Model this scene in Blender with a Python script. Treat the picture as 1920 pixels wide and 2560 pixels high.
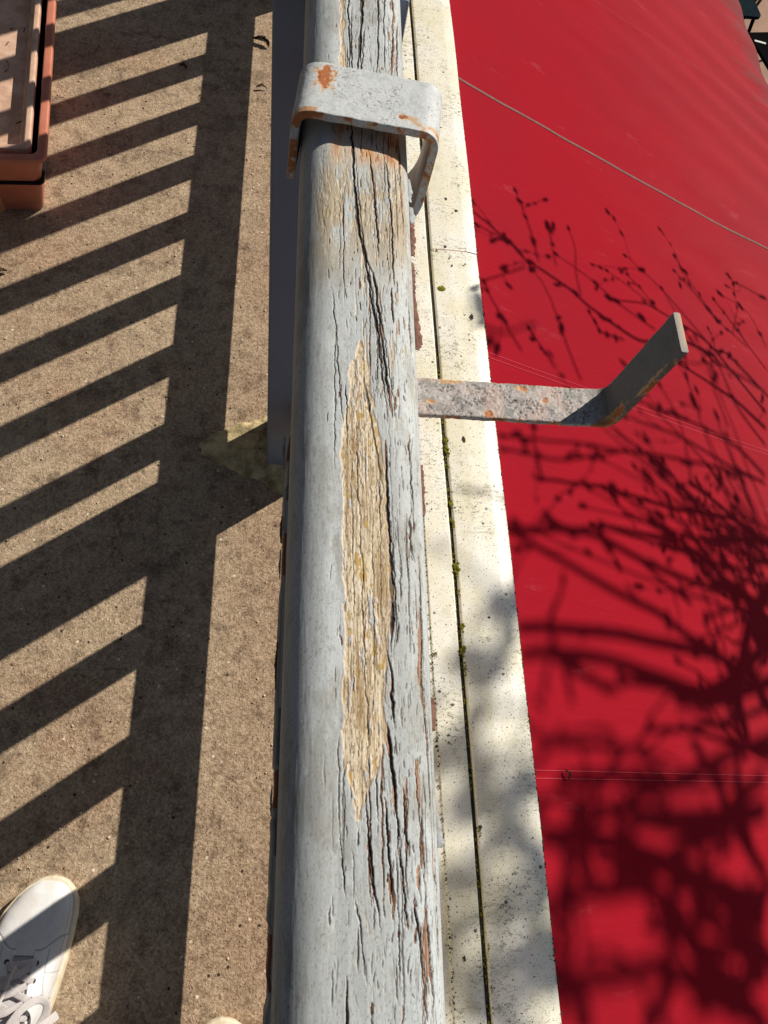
import bpy, bmesh, math, random
import numpy as np
from mathutils import Vector
for o in list(bpy.data.objects): bpy.data.objects.remove(o)
scn = bpy.context.scene
C = scn.collection
R = math.radians
RNG = np.random.default_rng(7); random.seed(7)

# ---------------- camera ----------------
F = 1921.0; W0, H0 = 1920, 2560
CAMZ = 1.27
def nrm(v): v = np.array(v, float); return v/np.linalg.norm(v)
def basis(N, V):
    d = nrm([N[0]-960, N[1]-1280, F]); y = np.array([V[0]-960, V[1]-1280, F]); y = nrm(y-d*np.dot(y, d))
    return np.array([np.cross(y, -d), y, -d])
RB = basis((655, 2147), (866, -3009))           # rows: world axes seen from the camera (right, down, forward)
def ray(px, py): return RB @ np.array([px-960, py-1280, F])
def at(px, py, z):                                # point at height z seen at that pixel of the 1659 px wide view
    d = ray(px*1920/1659, py*1920/1659); t = (z-CAMZ)/d[2]; return np.array([d[0]*t, d[1]*t])
cam = bpy.data.cameras.new('camera'); co = bpy.data.objects.new('camera', cam); C.objects.link(co)
import mathutils
right, up, back = RB[:, 0], -RB[:, 1], -RB[:, 2]
co.matrix_world = mathutils.Matrix([[right[i], up[i], back[i], (0, 0, CAMZ)[i]] for i in range(3)]+[[0, 0, 0, 1]])
cam.sensor_fit = 'VERTICAL'; cam.sensor_height = 32.0; cam.lens = 32.0*F/H0
cam.clip_start = 0.02; cam.clip_end = 1000
cam.dof.use_dof = False
scn.camera = co
# ---------------- light ----------------
EL, AZ = 38.5, 35.5
SUN = np.array([math.cos(R(EL))*math.cos(R(AZ)), math.cos(R(EL))*math.sin(R(AZ)), math.sin(R(EL))])
w = bpy.data.worlds.new('World'); scn.world = w; w.use_nodes = True
nt = w.node_tree; sky = nt.nodes.new('ShaderNodeTexSky'); sky.sky_type = 'NISHITA'; sky.sun_disc = False
sky.sun_elevation = R(EL); sky.sun_rotation = R(90-AZ)
bg = nt.nodes['Background']; nt.links.new(sky.outputs[0], bg.inputs[0]); bg.inputs[1].default_value = 0.053
sl = bpy.data.lights.new('sun', 'SUN'); sl.energy = 4.8; sl.angle = R(0.58); sl.color = (1.0, 0.92, 0.80)
so = bpy.data.objects.new('sun', sl); C.objects.link(so)
so.rotation_euler = Vector(SUN).to_track_quat('Z', 'Y').to_euler()
vs = scn.view_settings; scn.display_settings.display_device = 'sRGB'
vs.view_transform = 'Standard'; vs.look = 'None'; vs.exposure = 0.0; vs.gamma = 1; vs.use_curve_mapping = False

# ---------------- helpers ----------------
def s2l(r, g, b):
    f = lambda c: (c/255/12.92) if c/255 <= .04045 else ((c/255+.055)/1.055)**2.4
    return (f(r), f(g), f(b))
class NT:
    def __init__(s, name, rough=.6, spec=.3):
        s.m = bpy.data.materials.new(name); s.m.use_nodes = True; s.t = s.m.node_tree
        s.b = s.t.nodes['Principled BSDF']; s.b.inputs['Roughness'].default_value = rough
        s.b.inputs['Specular IOR Level'].default_value = spec
        s.tc = s.n('ShaderNodeTexCoord')
    def n(s, ty, **kw):
        x = s.t.nodes.new(ty)
        for k, v in kw.items(): setattr(x, k, v)
        return x
    def l(s, a, b): s.t.links.new(a, b)
    def mp(s, scale, coord='Object', rot=(0, 0, 0)):
        m = s.n('ShaderNodeMapping'); m.inputs['Scale'].default_value = scale; m.inputs['Rotation'].default_value = rot
        s.l(s.tc.outputs[coord], m.inputs[0]); return m.outputs[0]
    def noise(s, scale, detail=4, rough=.6, vec=None):
        x = s.n('ShaderNodeTexNoise'); x.inputs['Scale'].default_value = scale; x.inputs['Detail'].default_value = detail
        x.inputs['Roughness'].default_value = rough; s.l(vec or s.tc.outputs['Object'], x.inputs['Vector']); return x.outputs['Fac']
    def voro(s, scale, feat='F1', vec=None, out='Distance', rnd=1):
        x = s.n('ShaderNodeTexVoronoi', feature=feat); x.inputs['Scale'].default_value = scale; x.inputs['Randomness'].default_value = rnd
        s.l(vec or s.tc.outputs['Object'], x.inputs['Vector']); return x.outputs[out]
    def ramp(s, fac, a, b, ca=0, cb=1):
        x = s.n('ShaderNodeMapRange', interpolation_type='SMOOTHSTEP')
        for i, v in zip(('From Min', 'From Max', 'To Min', 'To Max'), (a, b, ca, cb)): x.inputs[i].default_value = v
        s.l(fac, x.inputs['Value']); return x.outputs[0]
    def mix(s, fac, a, b, mode='MIX'):
        x = s.n('ShaderNodeMix', data_type='RGBA', blend_type=mode)
        if isinstance(fac, (int, float)): x.inputs[0].default_value = fac
        else: s.l(fac, x.inputs[0])
        for i, v in ((6, a), (7, b)):
            if isinstance(v, tuple): x.inputs[i].default_value = (*v, 1)
            else: s.l(v, x.inputs[i])
        return x.outputs[2]
    def math(s, op, a, b=0.0):
        x = s.n('ShaderNodeMath', operation=op)
        for i, v in ((0, a), (1, b)):
            if isinstance(v, (int, float)): x.inputs[i].default_value = v
            else: s.l(v, x.inputs[i])
        return x.outputs[0]
    def bump(s, h, strength=.3, dist=.001):
        x = s.n('ShaderNodeBump'); x.inputs['Strength'].default_value = strength; x.inputs['Distance'].default_value = dist
        s.l(h, x.inputs['Height']); s.l(x.outputs[0], s.b.inputs['Normal']); return x
    def col(s, c):
        if isinstance(c, tuple): s.b.inputs['Base Color'].default_value = (*c, 1)
        else: s.l(c, s.b.inputs['Base Color'])
        return s.m

def mesh_np(name, V, Fq, mat, parent=None, smooth=True, cols=None):
    me = bpy.data.meshes.new(name); V = np.asarray(V, np.float32); Fq = np.asarray(Fq, np.int32)
    me.vertices.add(len(V)); me.vertices.foreach_set('co', V.ravel())
    k = Fq.shape[1]; me.loops.add(Fq.size); me.loops.foreach_set('vertex_index', Fq.ravel())
    me.polygons.add(len(Fq)); me.polygons.foreach_set('loop_start', np.arange(0, Fq.size, k, dtype=np.int32))
    me.update(calc_edges=True)
    if smooth: me.polygons.foreach_set('use_smooth', np.ones(len(Fq), bool))
    if cols is not None:
        a = me.color_attributes.new('Col', 'FLOAT_COLOR', 'POINT')
        a.data.foreach_set('color', np.concatenate([cols, np.ones((len(cols), 1))], 1).astype(np.float32).ravel())
    me.validate()
    o = bpy.data.objects.new(name, me); C.objects.link(o); o.data.materials.append(mat)
    if parent: o.parent = parent
    return o
def grid_faces(nr, nc, wrap=False):
    i = np.arange(nr-1)[:, None]; j = np.arange(nc if wrap else nc-1)[None, :]; j2 = (j+1) % nc
    return np.stack([i*nc+j, i*nc+j2, (i+1)*nc+j2, (i+1)*nc+j], -1).reshape(-1, 4)
def bm_obj(name, bm, mat, parent=None, bevel=0, smooth=False, seg=2):
    bmesh.ops.recalc_face_normals(bm, faces=bm.faces)
    me = bpy.data.meshes.new(name); bm.to_mesh(me); bm.free()
    o = bpy.data.objects.new(name, me); C.objects.link(o)
    if mat: me.materials.append(mat)
    if bevel:
        b = o.modifiers.new('bevel', 'BEVEL'); b.width = bevel; b.segments = seg; b.limit_method = 'ANGLE'
    if smooth:
        for p in me.polygons: p.use_smooth = True
    if parent: o.parent = parent
    return o
def add_box(bm, x0, x1, y0, y1, z0, z1, rot=0):
    vs_ = []
    for z in (z0, z1):
        for x, y in ((x0, y0), (x1, y0), (x1, y1), (x0, y1)): vs_.append(bm.verts.new((x, y, z)))
    for f in ((0, 3, 2, 1), (4, 5, 6, 7), (0, 1, 5, 4), (1, 2, 6, 5), (2, 3, 7, 6), (3, 0, 4, 7)): bm.faces.new([vs_[i] for i in f])
def box(name, mat, parent, *a, bevel=.002):
    bm = bmesh.new(); add_box(bm, *a); return bm_obj(name, bm, mat, parent, bevel)
def empty(name, label, cat, loc=(0, 0, 0), rz=0, group=None):
    o = bpy.data.objects.new(name, None); C.objects.link(o); o.location = loc; o.rotation_euler = (0, 0, rz)
    o['label'] = label; o['category'] = cat
    if group: o['group'] = group
    return o
def tag(o, label, cat, group=None):
    o['label'] = label; o['category'] = cat
    if group: o['group'] = group
    return o
def tube_np(pts, rads, n=6):
    pts = np.array(pts, float); rads = np.broadcast_to(rads, len(pts)); V = []
    T = np.gradient(pts, axis=0); T /= np.linalg.norm(T, axis=1)[:, None]+1e-9
    ref = np.array([.13, .31, .94])
    for p, t, r in zip(pts, T, rads):
        a = np.cross(t, ref); a /= np.linalg.norm(a); b = np.cross(t, a)
        for k in range(n):
            q = 2*math.pi*k/n; V.append(p+r*(a*math.cos(q)+b*math.sin(q)))
    return np.array(V), grid_faces(len(pts), n, True)
class Acc:
    def __init__(s): s.V = []; s.F = []; s.c = 0
    def add(s, V, Fq): s.V.append(V); s.F.append(np.asarray(Fq)+s.c); s.c += len(V)
    def build(s, name, mat, parent=None, smooth=True): return mesh_np(name, np.concatenate(s.V), np.concatenate(s.F), mat, parent, smooth)

# numpy value noise
TAB = RNG.random((512, 512))
def vn(x, y, seed=0):
    x = x+seed*17.3; y = y+seed*9.7
    xi = np.floor(x).astype(int); yi = np.floor(y).astype(int); fx = x-xi; fy = y-yi
    fx = fx*fx*(3-2*fx); fy = fy*fy*(3-2*fy); g = lambda a, b: TAB[(a+seed*31) % 512, (b+seed*57) % 512]
    return (g(xi, yi)*(1-fx)+g(xi+1, yi)*fx)*(1-fy)+(g(xi, yi+1)*(1-fx)+g(xi+1, yi+1)*fx)*fy
def fbm(x, y, o=4, seed=0, g=.5):
    s = 0; a = 1; t = 0
    for i in range(o): s = s+a*vn(x*2**i, y*2**i, seed+i); t += a; a *= g
    return s/t
def sst(x, a, b): t = np.clip((x-a)/(b-a), 0, 1); return t*t*(3-2*t)
def lerp(a, b, m): return a*(1-m[..., None])+np.array(b)*m[..., None]

# ---------------- materials ----------------
def m_concrete():
    m = NT('aggregate_concrete', .85, .2)
    big = m.noise(2.2, 5, .6); mid = m.noise(26, 4, .7); fine = m.noise(420, 3, .7)
    base = m.mix(m.ramp(big, .35, .65), s2l(190, 169, 142), s2l(164, 142, 116))
    base = m.mix(m.ramp(mid, .42, .7), base, s2l(112, 86, 66))
    base = m.mix(m.ramp(fine, .35, .75), base, s2l(196, 168, 138))
    base = m.mix(m.ramp(m.noise(300, 2), .55, .72, 0, .6), base, s2l(110, 84, 66))
    # pebbles of several sizes
    v = m.voro(230); vc = m.voro(230, out='Color')
    sep = m.n('ShaderNodeSeparateColor'); m.l(vc, sep.inputs[0])
    sel = m.math('MULTIPLY', m.ramp(v, .36, .22), m.ramp(sep.outputs[0], .60, .66))
    pc = m.mix(sep.outputs[1], s2l(250, 232, 200), s2l(228, 182, 130))
    base = m.mix(sel, base, pc)
    v2 = m.voro(110); vc2 = m.voro(110, out='Color'); sp2 = m.n('ShaderNodeSeparateColor'); m.l(vc2, sp2.inputs[0])
    sel2 = m.math('MULTIPLY', m.ramp(v2, .34, .2), m.ramp(sp2.outputs[0], .9, .93))
    base = m.mix(sel2, base, m.mix(sp2.outputs[1], s2l(226, 208, 184), s2l(120, 96, 84)))
    v3 = m.voro(160); vc3 = m.voro(160, out='Color'); sp3 = m.n('ShaderNodeSeparateColor'); m.l(vc3, sp3.inputs[0])
    sel3 = m.math('MULTIPLY', m.ramp(v3, .4, .25), m.ramp(sp3.outputs[2], .9, .93))
    base = m.mix(m.math('MULTIPLY', sel3, .55), base, s2l(92, 74, 60))
    # damp and rusty staining in patches
    base = m.mix(m.ramp(m.noise(8, 6, .7), .48, .66, 0, .62), base, s2l(78, 60, 47))
    base = m.mix(m.ramp(m.noise(3.3, 4, .6), .48, .68, 0, .45), base, s2l(170, 116, 84))
    sxx = m.n('ShaderNodeSeparateXYZ'); m.l(m.tc.outputs['Object'], sxx.inputs[0])
    band = m.ramp(m.math('ADD', sxx.outputs[0], m.math('MULTIPLY', m.noise(6, 4), .12)), -.08, .03, 0, .55)
    base = m.mix(band, base, m.mix(m.noise(18, 5, .7), s2l(170, 122, 88), s2l(104, 78, 58)))
    h = m.math('ADD', m.math('MULTIPLY', fine, .6), m.math('ADD', sel, m.math('MULTIPLY', m.noise(160, 3), .8)))
    v5 = m.voro(75); vc5 = m.voro(75, out='Color'); s5_ = m.n('ShaderNodeSeparateColor'); m.l(vc5, s5_.inputs[0])
    sel5 = m.math('MULTIPLY', m.ramp(v5, .22, .12), m.ramp(s5_.outputs[0], .84, .88))
    cell = m.voro(360, out='Color'); sc_ = m.n('ShaderNodeSeparateColor'); m.l(cell, sc_.inputs[0])
    base = m.mix(.38, base, m.mix(sc_.outputs[0], s2l(92, 78, 64), s2l(236, 214, 184)))
    cell2 = m.voro(190, out='Color'); sd_ = m.n('ShaderNodeSeparateColor'); m.l(cell2, sd_.inputs[0])
    base = m.mix(.16, base, m.mix(sd_.outputs[1], s2l(92, 78, 64), s2l(236, 214, 184)))
    base = m.mix(sel5, base, m.mix(m.ramp(s5_.outputs[1], .35, .4), s2l(238, 224, 200), s2l(60, 50, 44)))
    base = m.mix(m.ramp(m.noise(32, 5, .7), .50, .66, 0, .45), base, s2l(92, 74, 58))
    m.bump(h, .9, .0025); return m.col(base)
M = {}
M['concrete'] = m_concrete()
def m_attr(name, rough, bs=.12):
    m = NT(name, rough, .35); a = m.n('ShaderNodeVertexColor', layer_name='Col')
    n1 = m.noise(1500, 3, .6, m.mp((1, .35, 1)))
    c = m.mix(m.ramp(n1, .3, .75, .0, .14), a.outputs[0], (.08, .07, .06))
    m.bump(m.noise(2600, 3, .7, m.mp((1, .3, 1))), bs, .0006); return m.col(c)
M['rail'] = m_attr('peeling_grey_paint_on_wood', .62)
def m_post():
    m = NT('slate_grey_painted_post', .6, .3)
    c = m.mix(m.noise(9, 4), s2l(134, 144, 164), s2l(118, 128, 148))
    c = m.mix(m.ramp(m.noise(14, 5, .7), .62, .74, 0, .6), c, s2l(110, 84, 66))
    m.bump(m.noise(300, 3), .15, .001); return m.col(c)
M['post'] = m_post()
def m_ledge():
    m = NT('weathered_white_enamel', .42, .4)
    st = m.noise(7, 5, .62, m.mp((1, .55, 1)))
    c = m.mix(m.ramp(st, .35, .68), s2l(238, 237, 228), s2l(228, 223, 198))
    c = m.mix(m.ramp(m.noise(13, 5, .65), .56, .76, 0, .42), c, s2l(172, 166, 118))
    # streaky mildew
    mf = m.noise(110, 5, .75, m.mp((.5, 1.1, 1), rot=(0, 0, .5)))
    dens = m.ramp(m.noise(5.5, 3), .42, .66)
    c = m.mix(m.math('MULTIPLY', m.ramp(mf, .52, .63), m.math('MULTIPLY', dens, .72)), c, s2l(96, 94, 62))
    for sc, th, a in ((420, .60, .7), (260, .72, .8), (150, .86, .85), (70, .95, .9)):
        v = m.voro(sc); vc = m.voro(sc, out='Color'); se = m.n('ShaderNodeSeparateColor'); m.l(vc, se.inputs[0])
        k = m.math('MULTIPLY', m.ramp(v, .34, .2), m.ramp(m.math('ADD', se.outputs[0], m.math('MULTIPLY', dens, .16)), th+.05, th+.09))
        c = m.mix(m.math('MULTIPLY', k, a), c, s2l(58, 58, 50))
    # light scratches
    sc = m.noise(60, 2, .4, m.mp((.15, 2.2, 1), rot=(0, 0, .35)))
    c = m.mix(m.ramp(sc, .70, .73, 0, .4), c, s2l(252, 251, 248))
    m.bump(m.noise(240, 4, .7), .12, .0015); m.col(c); return m.m
M['ledge'] = m_ledge()
def m_simple(name, ca, cb, scale=40, rough=.7, bs=.2, bd=.001, spec=.3, detail=4):
    m = NT(name, rough, spec); n = m.noise(scale, detail, .65)
    c = m.mix(m.ramp(n, .3, .7), ca, cb); m.bump(m.noise(scale*6, 3), bs, bd); return m.col(c)
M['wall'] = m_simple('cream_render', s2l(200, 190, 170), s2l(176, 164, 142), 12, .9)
M['house'] = m_simple('shade_wall_grey', s2l(84, 86, 90), s2l(70, 72, 76), 12, .9)  # dark neutral grey so the added wall bounces little light
M['eave'] = m_simple('shade_eave_brown', s2l(72, 54, 40), s2l(58, 44, 34), 30, .8)
M['gap'] = m_simple('grimy_sealant', s2l(76, 70, 52), s2l(40, 38, 28), 90, .9)
M['moss'] = m_simple('yellow_green_moss', s2l(160, 152, 40), s2l(84, 86, 24), 500, .95, .8, .002)
M['lichen_dark'] = m_simple('dark_lichen', s2l(70, 74, 62), s2l(44, 46, 40), 400, .95, .6, .001)
M['mortar'] = m_simple('old_mortar', s2l(232, 212, 162), s2l(132, 118, 88), 34, .95, .8, .003, detail=7)
M['terracotta'] = m_simple('terracotta_plastic', s2l(206, 130, 106), s2l(190, 114, 92), 20, .5, .1)
M['tray'] = m_simple('pale_dusty_plastic', s2l(232, 198, 174), s2l(198, 158, 134), 34, .6, .2, detail=7)
M['dark_inner'] = m_simple('gap_shade_black', s2l(26, 20, 17), s2l(14, 11, 10), 60, .95)  # near-black standing in for deep shade inside the trough
M['leaf'] = m_simple('dead_leaf', s2l(86, 62, 44), s2l(44, 34, 26), 200, .8, .5, .002)
M['flake_brown'] = m_simple('flake_underside', s2l(142, 104, 90), s2l(104, 70, 58), 300, .9, .4)
M['flake_grey'] = m_simple('loose_paint_flake', s2l(178, 184, 188), s2l(150, 152, 150), 200, .7, .3)
M['bark'] = m_simple('bark', s2l(98, 84, 68), s2l(66, 56, 44), 60, .9, .6, .004)
M['ground'] = m_simple('patio_stone', s2l(176, 142, 122), s2l(156, 126, 108), 3, .9)
M['teal'] = m_simple('dark_teal_plastic', s2l(14, 36, 44), s2l(8, 26, 34), 10, .9, .05, spec=.05)
M['olive'] = m_simple('mustard_plastic', s2l(128, 100, 34), s2l(110, 86, 30), 10, .5, .05)
M['black'] = m_simple('black_metal', s2l(8, 8, 9), s2l(5, 5, 6), 20, .95, .05, spec=.03)
M['leg_brown'] = m_simple('dark_brown_wood', s2l(70, 52, 26), s2l(54, 40, 20), 20, .6, .1)
M['white'] = m_simple('white_card', s2l(220, 220, 214), s2l(205, 205, 200), 20, .6, .05)
M['shoe'] = m_attr('white_leather', .45, .12)
M['sole'] = m_simple('cream_rubber', s2l(236, 226, 204), s2l(220, 204, 174), 60, .6, .15)
M['lace'] = m_simple('white_cotton_lace', s2l(238, 233, 232), s2l(214, 206, 208), 900, .85, .8, .001)
M['eyelet'] = m_simple('punched_eyelet', s2l(90, 92, 96), s2l(60, 62, 66), 60, .5)
M['denim'] = m_simple('dark_denim', s2l(40, 48, 66), s2l(28, 34, 50), 300, .9, .4)
M['grass'] = m_simple('lawn', s2l(84, 98, 52), s2l(60, 74, 38), 2, .95)
def m_fabric():
    m = NT('red_acrylic_canvas', .9, .04)
    big = m.noise(1.6, 4, .55)
    c = m.mix(m.ramp(big, .35, .7), s2l(153, 21, 36), s2l(146, 24, 38))
    # dust where the cloth is most exposed, towards the front bar
    sx = m.n('ShaderNodeSeparateXYZ'); m.l(m.tc.outputs['Object'], sx.inputs[0])
    dust = m.math('ADD', sx.outputs[0], m.math('MULTIPLY', m.noise(5, 4, .6, m.mp((.4, 1.6, 1))), .9))
    c = m.mix(m.ramp(dust, 1.5, 3.2, 0, .10), c, s2l(176, 120, 120))
    c = m.mix(m.ramp(dust, 3.05, 3.35, 0, .7), c, s2l(118, 76, 76))
    c = m.mix(m.ramp(m.noise(9, 5, .7, m.mp((.35, 1.5, 1))), .62, .78, 0, .12), c, s2l(205, 130, 134))
    wv = m.math('ADD', m.math('MULTIPLY', m.noise(900, 2), .12), m.math('ADD', m.noise(1, 4, .6, m.mp((9, 75, 9))), m.noise(1, 3, .6, m.mp((3, 11, 3), rot=(0, 0, .25))))); m.bump(wv, .6, .003)
    m.b.inputs['Sheen Weight'].default_value = .02; m.b.inputs['Sheen Roughness'].default_value = .5
    return m.col(c)
M['fabric'] = m_fabric()
M['seam'] = m_simple('worn_seam_tape', s2l(128, 92, 86), s2l(104, 72, 68), 60, .8)
M['thread'] = m_simple('pale_red_stitching', s2l(206, 70, 84), s2l(190, 56, 70), 200, .8)

# ---------------- large structure ----------------
def struct(o): o['kind'] = 'structure'; return o
struct(box('ground', M['grass'], None, -300, 300, -300, 300, -3.6, -3.204, bevel=0))
struct(box('patio', M['ground'], None, .3, 7, -3, 12, -3.35, -3.2, bevel=0))
struct(box('balcony_floor', M['concrete'], None, -2.2, .15, -3, 7, -.22, 0, bevel=.006))
wl = box('wall', M['wall'], None, -2.0, .155, -3, 7, -3.2, -.222, bevel=0)
tag(wl, 'cream rendered house wall below the balcony slab, behind the white ledge', 'wall')

hw = box('shade_wall', M['house'], None, -1.75, -1.5, -4, 8, -.0, 5.0, bevel=0); tag(hw, 'added grey wall, out of view, deepening the shade along the inner side of the balcony', 'wall')  # unseen wall added to block sky and darken left-facing sides
ev = box('shade_eave', M['eave'], None, -1.498, -.62, -4, 8, 2.75, 2.9, bevel=0); tag(ev, 'added dark eave, out of view, blocking sky above the inner half of the balcony', 'eave')  # unseen overhang added to cut skylight over the balcony
TH = .017
# ledge: cover sheets with a drip edge, a groove between them, moss in the groove
lg = empty('ledge', 'white weathered metal ledge speckled with lichen running between the handrail and the red awning', 'ledge', (0, 0, -.5), TH)
def ledge_strip(name, prof, y0, y1, sag=0.0, ny=120):
    ys = np.linspace(y0, y1, ny); V = []
    for y in ys:
        wob = .0012*math.sin(y*3.1)+.0008*math.sin(y*9.7+1)
        for (x, z) in prof: V.append((x+wob*.5, y, z+wob))
    o = mesh_np(name, V, grid_faces(ny, len(prof)), M['ledge'], lg, smooth=False); return o
def round_prof(pts, r=.004, n=4):
    out = [pts[0]]
    for i in range(1, len(pts)-1):
        a, b, c = map(np.array, (pts[i-1], pts[i], pts[i+1])); u = nrm(a-b); v = nrm(c-b)
        rr = min(r, np.linalg.norm(a-b)*.45, np.linalg.norm(c-b)*.45); p, q = b+u*rr, b+v*rr
        for k in range(n+1):
            t = k/n; out.append(tuple((1-t)**2*p+2*t*(1-t)*b+t*t*q))
    out.append(pts[-1]); return out
inner = round_prof([(.156, .02), (.158, -.004), (.386, -.004), (.389, 0), (.452, .001), (.4545, -.002), (.4545, -.03)], .003)
outer = round_prof([(.4635, -.03), (.4635, -.001), (.467, .0035), (.52, .0045), (.575, .002), (.609, -.005), (.613, -.012), (.613, -.06), (.60, -.062)], .006)
ledge_strip('cover_strip', inner, -1.6, 4.4)
ledge_strip('cover_panel', outer, -1.6, 1.6795, ny=80)
ledge_strip('cover_panel', [(x+.0012, z+.0013) for x, z in outer], 1.6815, 4.4, ny=60)
ys = np.linspace(-1.6, 4.4, 700)
V = []
for y in ys:
    a = .0012*(fbm(np.array(y*40.), np.array(1.))-.5)
    V += [(.4535+a, y, -.008), (.459, y, -.0045+.003*(vn(np.array(y*60.), np.array(3.))-.5)), (.4645+a, y, -.008)]
mesh_np('groove_sealant', V, grid_faces(len(ys), 3), M['gap'], lg)
def blob_np(c, r, n1=7, n2=8, seed=0, flat=.7):
    g = np.random.default_rng(seed); V = []
    for i in range(n1):
        ph = math.pi*i/(n1-1)
        for j in range(n2):
            th = 2*math.pi*j/n2; q = r*(1+.45*(g.random()-.5)) if 0 < i < n1-1 else r
            V.append((c[0]+q*math.sin(ph)*math.cos(th), c[1]+q*math.sin(ph)*math.sin(th), c[2]+flat*q*math.cos(ph)))
    return np.array(V), grid_faces(n1, n2, True)
def loc_l(px, py, z=-.5):
    p = at(px, py, z); return (p[0]*math.cos(TH)+p[1]*math.sin(TH), -p[0]*math.sin(TH)+p[1]*math.cos(TH))
ac = Acc(); k = 0
for (px, py, r, n) in [(963, 955, .0085, 5), (965, 975, .0085, 5), (973, 1092, .0075, 4), (977, 1132, .007, 4), (986, 1230, .010, 6), (990, 1280, .005, 4),
                       (998, 1360, .007, 5), (999, 1405, .008, 6), (1003, 1445, .006, 5), (1034, 1800, .006, 4), (968, 1010, .004, 3), (955, 845, .003, 2),
                       (940, 1413, .0045, 3), (1061, 2135, .004, 3), (1054, 2050, .004, 3)]:
    x, y = loc_l(px, py)
    for i in range(n*3):
        k += 1; ac.add(*blob_np((x+random.gauss(0, r*.35), y+random.gauss(0, r*1.0), .003+random.random()*r*.25), r*random.uniform(.22, .5), seed=k))
for i in range(160):
    y = random.uniform(-.4, 1.3); k += 1
    ac.add(*blob_np((.459+random.gauss(0, .0022), y, -.003), random.uniform(.0012, .003), seed=k))
o = ac.build('moss', M['moss'], lg); o['kind'] = 'stuff'; o['label'] = 'yellow-green moss cushions along the groove'
def splat(name, mat, parent, x, y, z, r, asp=1, n=22, seed=0, h=.0012):
    g = np.random.default_rng(seed); th = np.linspace(0, 2*math.pi, n, endpoint=False)
    rr = r*(1+.35*(vn(np.cos(th)*1.7+5+seed, np.sin(th)*1.7+9, 3)-.5)*2+.18*(g.random(n)-.5))
    V = [(x, y, z+h)]+[(x+.55*a*math.cos(t), y+.55*a*asp*math.sin(t), z+h*.9) for a, t in zip(rr, th)]+[(x+a*math.cos(t), y+a*asp*math.sin(t), z) for a, t in zip(rr, th)]
    bm = bmesh.new(); vv = [bm.verts.new(v) for v in V]
    for i in range(n):
        j = (i+1) % n; bm.faces.new((vv[0], vv[1+i], vv[1+j])); bm.faces.new((vv[1+i], vv[1+n+i], vv[1+n+j], vv[1+j]))
    return bm_obj(name, bm, mat, parent, smooth=True)
x, y = loc_l(955, 625); splat('moss_tuft', M['moss'], lg, x, y, .004, .011, .9, seed=4, h=.004)
for i, (px, py, r, a) in enumerate([(1018, 686, .0075, 1.5), (943, 543, .004, 1), (961, 535, .0055, 1), (970, 560, .0035, 1), (976, 576, .004, 1.2), (1004, 573, .0042, 1), (1004, 682, .003, 1), (1001, 951, .006, 2.2),
                                   (1011, 1247, .004, 1), (1055, 1335, .0045, 1), (884, 172, .007, .8), (870, 150, .005, 1), (962, 433, .008, 1.3), (985, 458, .006, 1), (1150, 1810, .0025, 1), (1036, 1787, .006, 1), (1003, 2070, .003, 2.4), (932, 1100, .003, 1)]):
    x, y = loc_l(px, py); splat('lichen_spot', M['lichen_dark'], lg, x, y, .0048 if x > .46 else .0015, r*.8, a, 14, seed=i+20, h=.0012)
# dirt crumbs along the outer lip and the inner lap joint
ac = Acc()
for i in range(900):
    k += 1; y = random.uniform(-.4, 3.2)
    if i % 3: x = .6115+random.gauss(0, .0015); z = -.006
    else: x = .3875+random.gauss(0, .002); z = .000; y = random.uniform(-.35, 1.3)
    ac.add(*blob_np((x, y, z), random.uniform(.0008, .0024), 5, 6, seed=k))
o = ac.build('grime_crumbs', M['lichen_dark'], lg); o['kind'] = 'stuff'

# ---------------- awning ----------------
SL = R(22.3); AX, AZL = .602, -.548-.0
aw = empty('awning', 'faded red fabric awning sloping down beside the white ledge under branch shadows', 'awning', (0, 0, 0), TH)
def awp(u, v, h=0): return (AX+u*math.cos(SL)+h*math.sin(SL), v, AZL-u*math.sin(SL)+h*math.cos(SL))
def wave(u, v):
    e = np.clip(u/2.3, 0, 1)
    return .006*e*e*np.sin((v+u*.45)*21+2*np.sin(v*3+u))+.010*e*(fbm(u*1.2, v*2.2, 3, 5)-.5)-.012*np.sin(math.pi*e)
LEN = 2.40
us = np.linspace(0, LEN, 220); vv = np.linspace(-2.2, 6.2, 500); U, Vv = np.meshgrid(us, vv)
H = wave(U, Vv)+.0012*(fbm(U*7+Vv*2.5, Vv*16, 3, 11)-.5)
X = AX+U*math.cos(SL)+H*math.sin(SL); Z = AZL-U*math.sin(SL)+H*math.cos(SL)
mesh_np('fabric', np.stack([X, Vv, Z], -1).reshape(-1, 3), grid_faces(*U.shape), M['fabric'], aw)
def seam(name, mat, v0, wd, lift=.0015, jit=0.0):
    uu = np.linspace(0.0, LEN, 260); P = []
    for u in uu:
        j = jit*(vn(np.array(u*9), np.array(v0*7))-.5)
        for dv in (-wd/2, wd/2):
            P.append(awp(u, v0+dv+j, float(wave(np.array(u), np.array(v0+dv+j)))+lift))
    return mesh_np(name, P, grid_faces(260, 2), mat, aw)
seam('seam_tape', M['seam'], 2.553, .012, jit=.008)
for v0 in (.158-1.17, .158, 1.345, 3.72, 4.90):
    for d in (-.009, .009): seam('seam_thread', M['thread'], v0+d, .0016)
bm = bmesh.new(); add_box(bm, AX+LEN*math.cos(SL)-.05, AX+LEN*math.cos(SL)-.002, -2.2, 6.2, AZL-LEN*math.sin(SL)-.07, AZL-LEN*math.sin(SL)-.022)
bm_obj('front_bar', bm, M['seam'], aw, .012, seg=3)
for v0 in (-1.7, 2.4, 5.8):
    V, Fq = tube_np([awp(.05, v0, -.09), awp(1.2, v0, -.17), awp(LEN, v0, -.05)], .02, 8); mesh_np('folding_arm', V, Fq, M['flake_grey'], aw)

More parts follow.
